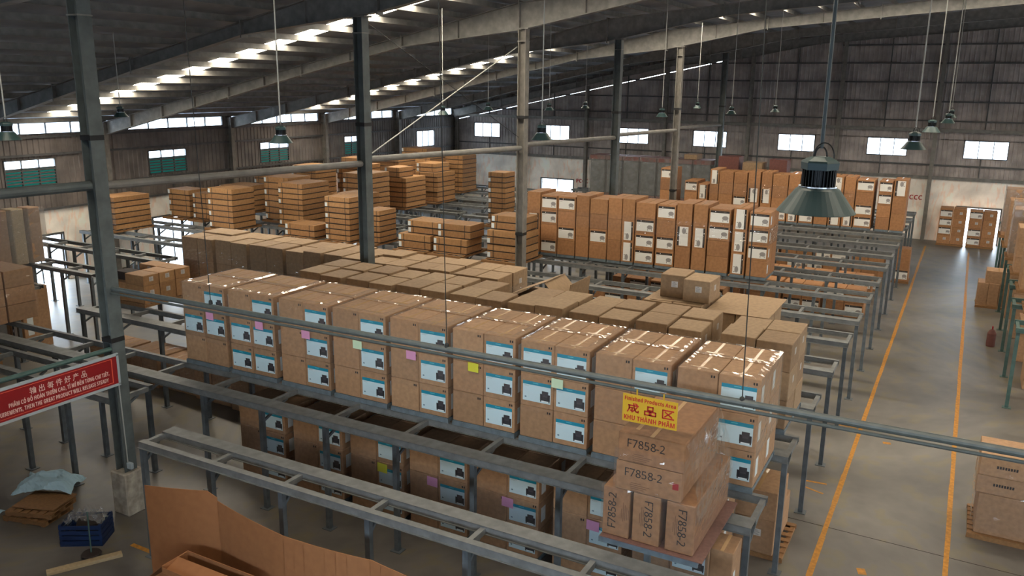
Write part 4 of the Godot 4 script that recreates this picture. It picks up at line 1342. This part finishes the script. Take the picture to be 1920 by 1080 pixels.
func left_goods() -> void:
	# brown cartons on the rack end at the cross aisle
	board("pallet under the brown cartons at the cross aisle end", Vector3(-20.3, H, -1.9), 1.8, 1.8)
	for d in 3:
		for c in 2:
			for y in 2:
				var top = y == 1
				if top and c == 0 and d < 2: continue
				carton("aisle_end_carton", "brown carton at the cross aisle rack end, %s layer, %s %s" % [["lower", "upper"][y], ["front", "middle", "rear"][d], ["left", "right"][c]], "cartons at the cross aisle rack end", Vector3(-20.3 + (c - 0.5) * 0.86, H + PAL + y * 0.553, -1.35 - d * 0.6), Vector3(0.84, 0.55 if not top else 0.33, 0.58), mats["crate%d" % rng.randi_range(0, 2)], "slip" if c == 0 else "", "slip")
	carton("tool_box", "dark open tray of scraps on the cross aisle cartons", "", Vector3(-20.78, H + PAL + 0.556, -1.6), Vector3(0.76, 0.26, 0.5), mats.dirt)
	# goods on the floor below
	var fl = [[-21.3, -1.4], [-19.7, -1.5], [-18.1, -1.6], [-16.6, -1.5], [-15.0, -1.4]]
	for i in fl.size():
		for y in 2:
			for c in 2:
				carton("floor_carton", "brown carton on the floor behind the banner column, pile %s, %s %s" % [ORD[i], ["lower", "upper"][y], ["left", "right"][c]], "cartons on the floor behind the banner column", Vector3(fl[i][0] + (c - 0.5) * 0.74, y * 0.503, fl[i][1]), Vector3(0.72, 0.5, 1.2), mats["card%d" % rng.randi_range(0, 3)], "", "", 1 if y == 1 else 0)
		film_round("stretch_film", "stretch film round floor cartons behind the banner column, pile %s" % ORD[i], "film round floor cartons", Vector3(fl[i][0], 0.25, fl[i][1]), Vector3(1.47, 0.72, 1.22), mats.film, 0.02)
	# panels wrapped in film at the picture's edge
	for i in 4:
		single("wrapped_upright", cbox(Vector3(0.62, 2.1, 0.5), 0.03), mats.woodpale if i % 2 else mats.card2, "tall film-wrapped panel on the short rack, %s from the doorway" % ORD[i], "panel", Vector3(-28.7 - 0.02 * i, H + 0.02, -3.4 + i * 0.62), Vector3(0, 0.1, 0), "tall wrapped panels")
	film_round("milky_film", "milky film round the tall panels on the short rack", "", Vector3(-28.75, H + 0.05, -2.5), Vector3(0.75, 2.05, 2.6), mats.milkyfilm, 0.03)
	# cartons stacked on the rack end beside the banner
	for i in 2:
		for y in 3:
			carton("edge_carton", "wrapped brown carton on the rack end by the banner, %s up, %s" % [ORD[y], ["front", "rear"][i]], "cartons on the rack end by the banner", Vector3(-22.0, H + 0.02 + y * 0.5, 2.35 + -0.9 * i + 0.2), Vector3(1.5, 0.49, 0.85), mats["card%d" % rng.randi_range(0, 3)], "slip")
	film_round("stretch_film", "stretch film round cartons on the rack end by the banner", "", Vector3(-22.0, H + 0.1, 2.1), Vector3(1.52, 1.35, 1.78), mats.film, 0.03)
	for y in 3:
		carton("sofa_carton", "carton with a dark sofa print on the cross aisle floor, %s up" % ORD[y], "sofa cartons on the cross aisle floor", Vector3(-25.85, y * 0.55, 0.65), Vector3(1.2, 0.545, 0.9), mats.crate0, "teal")
	for i in 2:
		carton("door_carton", "tall pale carton by the side doorway, %s one" % ["nearer", "farther"][i], "tall cartons by the side doorway", Vector3(-26.4 - 0.9 * i, 0, -1.6), Vector3(0.8, 2.2, 1.0), mats.card1, "talldown", "sheet")

func aisle_goods() -> void:
	# near pile at the side of the aisle
	board("pallet under the big cartons beside the aisle", Vector3(4.25, 0, -4.2), 2.0, 1.5)
	var b = thing("big_carton", "big lower carton of the pile beside the aisle", "carton", Vector3(4.3, PAL, -4.2))
	part(b, "body", cbox(Vector3(1.85, 0.92, 1.3)), mats.card2)
	for i in 2:
		var t = thing("big_carton", "long printed carton of the pile beside the aisle, %s of two" % ["lower", "upper"][i], "carton", Vector3(4.25 + 0.02 * i, PAL + 0.925 + i * 0.405, -4.2), 0.0, "printed cartons beside the aisle")
		part(t, "body", cbox(Vector3(1.9, 0.40, 1.25)), mats["card%d" % [0, 1][i]])
		var st = begin()
		for k in 8:
			bx(st, Vector3(-0.62 + k * 0.05, 0.22, 0.627), Vector3(0.036, 0.06, 0.003))
		part(t, "printed_name", st.commit(), mats.ink)
	carton("small_carton", "small carton on top of the pile beside the aisle", "", Vector3(4.7, PAL + 1.735, -4.3), Vector3(0.8, 0.18, 0.7), mats.brown2)
	film_round("stretch_film", "stretch film round the pile beside the aisle", "", Vector3(4.28, PAL + 0.1, -4.2), Vector3(1.95, 1.5, 1.34), mats.film, 0.03)
	# mid pile
	board("pallet under the small carton pile farther up the aisle", Vector3(3.95, 0, -26.4), 1.3, 1.2)
	for c in 3:
		carton("aisle_carton", "brown carton in the farther aisle pile, %s of three below" % ORD[c], "cartons in the farther aisle pile", Vector3(3.52 + c * 0.42, PAL, -26.4), Vector3(0.41, 1.0, 1.0), mats["card%d" % c])
	carton("aisle_carton", "brown carton on top of the farther aisle pile", "cartons in the farther aisle pile", Vector3(4.05, PAL + 1.003, -26.4), Vector3(0.95, 0.55, 0.95), mats.card1, "", "", 2)
	# red extinguisher-size bundle at a rack post
	var e = thing("fire_extinguisher", "small red extinguisher standing at a green rack post", "extinguisher", Vector3(3.85, 0, -19.5))
	part(e, "cylinder", lathe([Vector2(0, 0), Vector2(0.14, 0.0), Vector2(0.15, 0.05), Vector2(0.15, 0.5), Vector2(0.09, 0.62), Vector2(0.03, 0.66), Vector2(0, 0.68)], 16), mats.maroon)
	part(e, "valve", one_box(Vector3(0.05, 0.1, 0.16)), mats.red, Vector3(0, 0.72, 0))
	# goods on the green racks
	var g = [[4.75, -15.3, 0.9, 1.2], [4.75, -18.5, 1.1, 1.5], [4.65, -21.7, 1.1, 1.7], [4.55, -24.9, 1.1, 2.0], [4.5, -28.1, 1.1, 2.0], [4.45, -31.0, 1.2, 2.2]]
	for i in g.size():
		board("pallet on the green racks, %s from the camera" % ORD[i], Vector3(g[i][0] + 0.2, H, g[i][1]), g[i][2] + 0.2, 1.5)
		var n = 3
		for y in n:
			carton("green_rack_carton", "tall brown carton on the green racks, pallet %s, %s up" % [ORD[i], ORD[y]], "cartons on the green racks", Vector3(g[i][0] + 0.2, H + PAL + y * (g[i][3] / n + 0.003), g[i][1]), Vector3(g[i][2], g[i][3] / n, 1.3), mats["card%d" % rng.randi_range(0, 3)])
		carton("green_rack_carton", "brown carton on the floor under the green racks, %s from the camera" % ORD[i], "cartons on the green racks", Vector3(g[i][0] + 0.4, 0, g[i][1]), Vector3(g[i][2], 1.5, 1.2), mats["card%d" % rng.randi_range(0, 3)])
	for i in 2:
		film_round("milky_film", "milky film over the highest cartons on the green racks, %s" % ["nearer", "farther"][i], "", Vector3(g[3 + 2 * i][0] + 0.2, H + 0.3, g[3 + 2 * i][1]), Vector3(g[3 + 2 * i][2], 2.1, 1.32), mats.milkyfilm, 0.04)
	# two cartons on the floor at the end of the armchair row
	board("pallet on the floor at the aisle end of the second row", Vector3(-0.55, 0, -1.2), 1.1, 1.6)
	carton("end_carton", "open-sided brown carton at the aisle end, lower", "cartons at the aisle end of the second row", Vector3(-0.6, PAL, -0.8), Vector3(0.8, 0.75, 0.8), mats.card2, "slip")
	carton("end_carton", "brown carton at the aisle end, upper front", "cartons at the aisle end of the second row", Vector3(-0.6, PAL + 0.753, -0.95), Vector3(0.82, 0.62, 1.1), mats.card1, "", "", 1)
	carton("end_carton", "brown carton at the aisle end, lower rear", "cartons at the aisle end of the second row", Vector3(-0.6, PAL, -1.62), Vector3(0.8, 0.75, 0.8), mats.card0)

func near_floor() -> void:
	# big opened carton of raw cardboard in front of the nearest rack
	var o = thing("opened_cardboard", "large opened sheet of raw orange cardboard standing in front of nearest rack", "cardboard", Vector3(0, 0, 6.5))
	var pts = [Vector3(-9.80, 0, 0.16), Vector3(-8.30, 0, -0.12), Vector3(-6.62, 0, 0.08), Vector3(-4.95, 0, -0.02), Vector3(-3.2, 0, 0.10)]
	var tops = [[2.36, 2.50], [2.32, 2.24], [2.24, 2.26], [2.27, 2.26]]
	for i in 4:
		var a: Vector3 = pts[i]
		var b: Vector3 = pts[i + 1]
		var st = begin()
		var seg = 8
		for k in seg:
			var f0 = float(k) / seg
			var f1 = float(k + 1) / seg
			var p0 = a.lerp(b, f0) + Vector3(0, 0, 0.03 * sin(f0 * PI))
			var p1 = a.lerp(b, f1) + Vector3(0, 0, 0.03 * sin(f1 * PI))
			var t0 = lerpf(tops[i][0], tops[i][1], f0)
			var t1 = lerpf(tops[i][0], tops[i][1], f1)
			if i == 0 and k == seg - 1: t1 -= 0.12
			for s in [0.005, -0.005]:
				quad(st, p0 + Vector3(0.004, 0, s), p1 + Vector3(-0.004, 0, s), p1 + Vector3(-0.004, t1, s), p0 + Vector3(0.004, t0, s), Vector3(0, 0, s))
			quad(st, p0 + Vector3(0.004, t0, -0.005), p1 + Vector3(-0.004, t1, -0.005), p1 + Vector3(-0.004, t1, 0.005), p0 + Vector3(0.004, t0, 0.005), Vector3.UP)
		part(o, "panel", st.commit(), mats.rawcard)
	var f = thing("folded_cardboard", "lower folded carton with a drooping flap in front of the opened sheet", "cardboard", Vector3(-7.75, 0, 7.1))
	for q in [[Vector3(0, 0.74, 0.26), Vector3(1.7, 1.48, 0.012)], [Vector3(0, 0.76, -0.26), Vector3(1.7, 1.52, 0.012)], [Vector3(0.85, 0.75, 0), Vector3(0.012, 1.5, 0.52)], [Vector3(-0.85, 0.75, 0), Vector3(0.012, 1.5, 0.52)]]:
		part(f, "panel", one_box(q[1]), mats.rawcard, q[0])
	part(f, "flap", one_box(Vector3(0.85, 0.012, 0.5)), mats.rawcard, Vector3(-1.18, 1.22, 0), Vector3(0, 0, 0.72))
	part(f, "flap", one_box(Vector3(1.68, 0.012, 0.36)), mats.rawcard, Vector3(0, 1.44, 0.10), Vector3(0.35, 0, 0))
	# wooden pallets, cloth, blue crate, scraps
	for i in 2:
		var p = thing("wooden_pallet", "worn wooden pallet on the floor below the banner, %s of two" % ["lower", "upper"][i], "pallet", Vector3(-14.7 + 0.05 * i, i * 0.14, 5.75 - 0.05 * i), 0.25 + 0.1 * i, "worn pallets below the banner")
		for k in 3:
			part(p, "bearer", one_box(Vector3(1.1, 0.08, 0.09)), mats.wood, Vector3(0, 0.058, (k - 1) * 0.36))
			part(p, "bottom_board", one_box(Vector3(0.1, 0.018, 0.82)), mats.wood, Vector3((k - 1) * 0.48, 0.009, 0))
		for k in 6:
			part(p, "top_board", one_box(Vector3(0.14, 0.02, 0.84)), mats.wood, Vector3(lerpf(-0.47, 0.47, k / 5.0), 0.11, 0))
	var plate = thing("plywood_sheet", "brown plywood sheet lying on the worn pallets", "board", Vector3(-14.65, 0.285, 5.6), 0.35)
	part(plate, "sheet", one_box(Vector3(1.0, 0.03, 0.75)), mats.wood, Vector3(0, 0.015, 0))
	drape("drop_cloth", "pale blue cloth thrown over the worn pallets", Vector3(-15.1, 0.42, 5.2), Vector3(1.3, 0.3, 0.8), 0.5)
	drape("drop_cloth", "pale blue cloth lying on the floor beside the pallets", Vector3(-15.75, 0.06, 6.4), Vector3(0.9, 0.12, 0.5), 0.3)
	blue_crate()
	var pl = thing("timber_plank", "pale timber plank on the floor before the blue crate", "plank", Vector3(-12.05, 0, 6.5), 1.06)
	part(pl, "plank_body", cbox(Vector3(1.35, 0.07, 0.16), 0.008), mats.woodpale)
	var ds = thing("sign_stand", "round dark stand with a thin pole leaning by the blue crate", "stand", Vector3(-12.2, 0, 6.25))
	part(ds, "base_disc", lathe([Vector2(0, 0.03), Vector2(0.17, 0.025), Vector2(0.19, 0.0), Vector2(0.0, 0.0)], 20), mats.dirt, Vector3(0, 0.072, 0))
	part(ds, "pole", tube(Vector3(0, 0.09, 0), Vector3(0.02, 1.0, 0.0), 0.014, 8), mats.greenrack)

func blue_crate() -> void:
	var c = thing("blue_crate", "blue slatted plastic crate full of scraps beside the concrete foot", "crate", Vector3(-12.88, 0, 5.85), 0.55)
	var w = 0.85
	var d = 0.6
	var h = 0.46
	part(c, "bottom", one_box(Vector3(w, 0.02, d)), mats.blueplastic, Vector3(0, 0.01, 0))
	for s in [-1.0, 1.0]:
		for k in 4:
			part(c, "side_slat", one_box(Vector3(w, 0.085, 0.02)), mats.blueplastic, Vector3(0, 0.07 + k * 0.115, s * (d / 2.0 - 0.01)))
			part(c, "end_slat", one_box(Vector3(0.02, 0.085, d - 0.04)), mats.blueplastic, Vector3(s * (w / 2.0 - 0.01), 0.07 + k * 0.115, 0))
		for t in [-1.0, 1.0]:
			part(c, "corner_post", one_box(Vector3(0.05, h + 0.02, 0.05)), mats.blueplastic, Vector3(s * (w / 2.0 - 0.03), h / 2.0 + 0.01, t * (d / 2.0 - 0.03)))
	var st = begin()
	st.set_smooth_group(0)
	var n = FastNoiseLite.new()
	n.seed = 4
	n.frequency = 4.0
	for i in 14:
		for j in 10:
			var p = []
			for e in [[0, 0], [1, 0], [1, 1], [0, 1]]:
				var u = (i + e[0]) / 14.0 - 0.5
				var v = (j + e[1]) / 10.0 - 0.5
				p.append(Vector3(u * (w - 0.08), 0.44 + 0.22 * n.get_noise_2d(u * 1.6, v * 1.6) + 0.12 * (1.0 - 4.0 * u * u), v * (d - 0.08)))
			quad(st, p[0], p[1], p[2], p[3], Vector3.UP)
	var r = single("film_scraps", st.commit(), mats.milkyfilm, "crumpled scraps of plastic film in the blue crate", "scraps", Vector3(-12.88, 0.03, 5.85), Vector3(0, 0.55, 0))
	tag(r, "", "", "", "stuff")
	single("scrap_box", cbox(Vector3(0.5, 0.2, 0.35), 0.02), mats.dirt, "dark folded scrap standing in the blue crate", "scraps", Vector3(-12.8, 0.25, 5.8), Vector3(0.2, 0.8, 0.1))

func drape(called: String, label: String, at: Vector3, size: Vector3, turn: float) -> void:
	var st = begin()
	st.set_smooth_group(0)
	var n = FastNoiseLite.new()
	n.seed = int(at.x * 10.0)
	n.frequency = 0.55
	for i in 20:
		for j in 14:
			var p = []
			for e in [[0, 0], [1, 0], [1, 1], [0, 1]]:
				var u = (i + e[0]) / 20.0 - 0.5
				var v = (j + e[1]) / 14.0 - 0.5
				var edge = 1.0 - pow(maxf(absf(u), absf(v)) * 2.0, 3.0)
				p.append(Vector3(u * size.x + 0.08 * n.get_noise_2d(u * 3.0, v * 3.0 + 9.0), size.y * (edge * 0.7 + 0.5 * n.get_noise_2d(u * 2.5, v * 2.5)), v * size.z + 0.08 * n.get_noise_2d(u * 3.0 + 5.0, v * 3.0)))
			quad(st, p[0], p[1], p[2], p[3], Vector3.UP)
	single(called, st.commit(), mats.cloth, label, "cloth", at, Vector3(0, turn, 0))

# ---------------------------------------------------------------- lamps
func lamps() -> void:
	var proto = {}
	# x, y of the rim, z, diameter, words
	var l = [[1.55, 8.60, 10.15, 0.46, "large green-black high-bay lamp hanging over the armchair cartons"],
		[1.43, 8.30, -1.1, 0.42, "dark high-bay lamp in front of the sixth gable window"], [1.4, 8.30, -8.1, 0.42, "high-bay lamp with a pale rim over the aisle"], [1.57, 8.30, -14.9, 0.42, "small high-bay lamp over the aisle behind the pale-rimmed one"], [1.5, 8.30, -20.8, 0.42, "farthest high-bay lamp over the aisle"],
		[-7.24, 8.30, -13.0, 0.40, "pale high-bay lamp by the fourth gable window column"], [-6.1, 8.30, -18.0, 0.40, "small dark high-bay lamp right of the thin far column"], [-5.35, 8.30, -22.5, 0.40, "tiny high-bay lamp above the fifth gable window"], [-9.7, 8.30, -25.6, 0.40, "tiny high-bay lamp left of the thin far column"],
		[-8.2, 8.30, 4.5, 0.40, "dark high-bay lamp in front of the third shaded side window"], [-12.3, 8.30, 6.8, 0.42, "dark high-bay lamp at the picture's edge"], [-5.0, 8.30, 0.8, 0.40, "dark high-bay lamp in front of the second gable window"], [-13.5, 8.30, -20.7, 0.40, "tiny high-bay lamp on a white rod beside the middle columns"],
		[-15.3, 8.30, -14.9, 0.40, "small high-bay lamp above the first gable window"], [-13.2, 8.30, -16.3, 0.40, "small high-bay lamp above the second gable window"], [-19.0, 8.30, -0.5, 0.40, "dark high-bay lamp beside the banner column"], [-13.6, 8.30, -8.9, 0.40, "high-bay lamp near the far corner of the eaves strip"]]
	for i in l.size():
		var e: Array = l[i]
		var t = thing("high_bay_lamp", e[4], "lamp", Vector3(e[0], e[1], e[2]), 0.0, "high-bay lamps")
		var k: float = e[3] / 0.46
		if proto.is_empty():
			proto.shade = lathe([Vector2(0.105, 0.150), Vector2(0.112, 0.150), Vector2(0.130, 0.138), Vector2(0.230, 0.004), Vector2(0.232, 0.0), Vector2(0.226, 0.0), Vector2(0.126, 0.132), Vector2(0.105, 0.142)], 40)
			proto.ring = lathe([Vector2(0.10, 0.150), Vector2(0.114, 0.152), Vector2(0.114, 0.160), Vector2(0.10, 0.162)], 32)
			var st = begin()
			for j in 28:
				var a = TAU * j / 28.0
				bx(st, Vector3(cos(a) * 0.082, 0.210, sin(a) * 0.082), Vector3(0.036, 0.10, 0.006), Basis(Vector3.UP, -a))
			proto.fins = st.commit()
			proto.core = lathe([Vector2(0, 0.158), Vector2(0.080, 0.158), Vector2(0.080, 0.262), Vector2(0.0, 0.262)], 24)
			proto.cap = lathe([Vector2(0, 0.258), Vector2(0.108, 0.258), Vector2(0.112, 0.300), Vector2(0.105, 0.312), Vector2(0.055, 0.336), Vector2(0.0, 0.338)], 6)
			proto.lens = lathe([Vector2(0, 0.138), Vector2(0.11, 0.14), Vector2(0.11, 0.135), Vector2(0, 0.13)], 24)
			st = begin()
			for j in 12:
				var a0 = PI * j / 12.0
				var a1 = PI * (j + 1) / 12.0
				add_tube(st, Vector3(cos(a0) * 0.035, 0.335 + sin(a0) * 0.06, 0), Vector3(cos(a1) * 0.035, 0.335 + sin(a1) * 0.06, 0), 0.005, 6)
				add_tube(st, Vector3(0.02 - cos(a0) * 0.06, 0.33 + sin(a0) * 0.09, 0.02), Vector3(0.02 - cos(a1) * 0.06, 0.33 + sin(a1) * 0.09, 0.02), 0.004, 6)
			proto.hook = st.commit()
		for q in [["shade", "lampgreen"], ["ring", "chrome"], ["fins", "lampblack"], ["core", "lampblack"], ["cap", "lampgreen"], ["lens", "lens"], ["hook", "lampblack"]]:
			var names = {"shade": "lamp_shade", "ring": "rim_ring", "fins": "heat_sink_fins", "core": "heat_sink", "cap": "driver_housing", "lens": "lens", "hook": "hanging_hook"}
			var o = part(t, names[q[0]], proto[q[0]], mats[q[1]])
			o.scale = Vector3.ONE * k
		var up = roof_y(e[0]) - 0.25 - e[1]
		part(t, "hanging_rod", tube(Vector3(0, 0.385 * k, 0), Vector3(0, up, 0), 0.012, 8), mats.conduit if i else mats.pipe)

# ---------------------------------------------------------------- signs
const GLYPH := {
	"cheng": [[0.15, 0.75, 0.9, 0.75], [0.2, 0.75, 0.2, 0.4, 0.08, 0.08], [0.2, 0.5, 0.45, 0.5, 0.43, 0.2, 0.33, 0.22], [0.55, 0.95, 0.6, 0.5, 0.75, 0.15, 0.92, 0.1, 0.93, 0.25], [0.82, 0.6, 0.65, 0.3, 0.45, 0.08], [0.7, 0.95, 0.82, 0.86]],
	"pin": [[0.3, 0.55, 0.3, 0.92, 0.7, 0.92, 0.7, 0.55, 0.3, 0.55], [0.08, 0.06, 0.08, 0.42, 0.44, 0.42, 0.44, 0.06, 0.08, 0.06], [0.56, 0.06, 0.56, 0.42, 0.92, 0.42, 0.92, 0.06, 0.56, 0.06]],
	"qu": [[0.92, 0.9, 0.1, 0.9, 0.1, 0.08, 0.95, 0.08], [0.75, 0.75, 0.28, 0.25], [0.3, 0.72, 0.8, 0.25]],
	"shu": [[0.05, 0.82, 0.42, 0.82], [0.22, 0.95, 0.1, 0.6, 0.42, 0.6], [0.27, 0.6, 0.27, 0.05], [0.03, 0.33, 0.45, 0.36], [0.7, 0.95, 0.48, 0.7], [0.7, 0.95, 0.95, 0.7], [0.6, 0.72, 0.82, 0.72], [0.54, 0.6, 0.54, 0.08], [0.54, 0.6, 0.7, 0.6, 0.7, 0.1], [0.54, 0.44, 0.7, 0.44], [0.54, 0.28, 0.7, 0.28], [0.8, 0.58, 0.8, 0.2], [0.92, 0.62, 0.92, 0.08, 0.85, 0.1]],
	"chu": [[0.5, 0.95, 0.5, 0.06], [0.2, 0.82, 0.2, 0.52, 0.8, 0.52], [0.8, 0.82, 0.8, 0.52], [0.1, 0.4, 0.1, 0.06, 0.9, 0.06], [0.9, 0.4, 0.9, 0.06]],
	"mei": [[0.3, 0.95, 0.1, 0.68], [0.25, 0.82, 0.9, 0.82], [0.3, 0.65, 0.22, 0.15, 0.8, 0.15], [0.3, 0.65, 0.8, 0.65, 0.74, 0.05], [0.05, 0.4, 0.95, 0.4], [0.48, 0.58, 0.55, 0.48], [0.45, 0.33, 0.53, 0.23]],
	"jian": [[0.28, 0.95, 0.05, 0.55], [0.2, 0.72, 0.2, 0.05], [0.5, 0.9, 0.4, 0.6], [0.45, 0.72, 0.92, 0.72], [0.35, 0.42, 0.97, 0.42], [0.68, 0.95, 0.68, 0.05]],
	"hao": [[0.22, 0.92, 0.1, 0.4, 0.4, 0.08], [0.4, 0.68, 0.3, 0.3, 0.05, 0.06], [0.03, 0.65, 0.45, 0.65], [0.55, 0.85, 0.88, 0.85, 0.72, 0.62], [0.72, 0.62, 0.72, 0.1, 0.62, 0.12], [0.48, 0.48, 0.97, 0.48]],
	"chan": [[0.5, 0.97, 0.53, 0.87], [0.12, 0.83, 0.9, 0.83], [0.35, 0.76, 0.4, 0.62], [0.68, 0.78, 0.6, 0.62], [0.15, 0.58, 0.92, 0.58], [0.2, 0.58, 0.18, 0.3, 0.05, 0.05]],
}

func glyph(parent: Node, key: String, size: Vector2, at: Vector3, m: Material, pen: float) -> void:
	var st = begin()
	for s in GLYPH[key]:
		for i in range(0, s.size() - 2, 2):
			var a = Vector3((s[i] - 0.5) * size.x, (s[i + 1] - 0.5) * size.y, 0)
			var b = Vector3((s[i + 2] - 0.5) * size.x, (s[i + 3] - 0.5) * size.y, 0)
			var d = (b - a)
			bx(st, (a + b) / 2.0, Vector3(d.length() + pen, pen, 0.004), Basis(Vector3.BACK, atan2(d.y, d.x)))
	part(parent, "lettering", st.commit(), m, at)

func signs() -> void:
	# yellow hanging sign
	var s = thing("hanging_sign", "yellow sign with red lettering hanging from the long pipe", "sign", Vector3(-1.25, 4.80, 4.68))
	part(s, "board", one_box(Vector3(0.82, 0.42, 0.012)), mats.yellowsign)
	lettering(s, "Finished Products Area", 0.060, Vector3(0, 0.145, 0.008), 0, mats.redink, true, 0.86)
	for i in 3:
		glyph(s, ["cheng", "pin", "qu"][i], Vector2(0.19, 0.145), Vector3(-0.25 + i * 0.262, 0.008, 0.009), mats.redink, 0.019)
	lettering(s, "KHU THÀNH PHÂM", 0.072, Vector3(0, -0.145, 0.008), 0, mats.redink, true, 0.9)
	part(s, "lettering", one_box(Vector3(0.014, 0.016, 0.004)), mats.redink, Vector3(0.285, -0.093, 0.009), Vector3(0, 0, 0.6))
	for x in [-0.2, 0.2]:
		part(s, "hanger", one_box(Vector3(0.02, 0.10, 0.012)), mats.yellowsign, Vector3(x, 0.25, 0))
	# red banner along the column line, seen from the aisle side
	var b = thing("red_banner", "red banner with pale lettering in a silver frame beside the column", "banner", Vector3(-12.85, 3.42, 6.55), PI / 2.0)
	var half = 1.75
	part(b, "board", one_box(Vector3(2 * half, 0.60, 0.02)), mats.red)
	var st = begin()
	for y in [-0.325, 0.325]:
		bx(st, Vector3(0, y, 0.0), Vector3(2 * half + 0.10, 0.055, 0.04))
	for x in [-half - 0.025, half + 0.025]:
		bx(st, Vector3(x, 0, 0.0), Vector3(0.05, 0.66, 0.04))
	part(b, "frame", st.commit(), mats.silver)
	st = begin()
	for y in [-0.255, 0.255]:
		bx(st, Vector3(-0.05, y, 0.012), Vector3(2 * half - 0.15, 0.010, 0.003))
	bx(st, Vector3(half - 0.12, 0, 0.012), Vector3(0.018, 0.52, 0.003))
	part(b, "border_line", st.commit(), mats.bannerline)
	var gl = ["shu", "chu", "mei", "jian", "hao", "chan", "pin"]
	for i in 7:
		glyph(b, gl[i], Vector2(0.13, 0.14), Vector3(half - 1.82 + i * 0.178, 0.13, 0.013), mats.bannertext, 0.012)
	var l2 = lettering(b, "PHÂM CÓ ĐÔ HOÀN THIÊN CAO, TÍ MÍ ĐÊN TÙNG CHI TIÊT.", 0.085, Vector3(half - 0.30 - 0.95, -0.03, 0.012), 0, mats.bannertext, true, 0.66)
	var l3 = lettering(b, "REQUIREMENTS, THEN THE GREAT PRODUCT WILL RELEASE STEADY", 0.085, Vector3(half - 0.28 - 1.15, -0.165, 0.012), 0, mats.bannertext, true, 0.66)
	# beam the banner is tied to
	single("banner_beam", tube(Vector3(-13.05, 3.82, 4.76), Vector3(-13.25, 3.80, 10.4), 0.05, 10), mats.greenrack, "dark beam along the top of the red banner", "beam")
	single("earth_cable", tube(Vector3(-12.98, 3.1, 4.70), Vector3(-12.98, 1.2, 4.68), 0.014, 8), mats.conduit, "white cable running down the banner column to a socket", "cable")
	single("socket_box", cbox(Vector3(0.16, 0.14, 0.08), 0.01), mats.silver, "small white socket box low on the banner column", "socket", Vector3(-12.95, 1.08, 4.66))
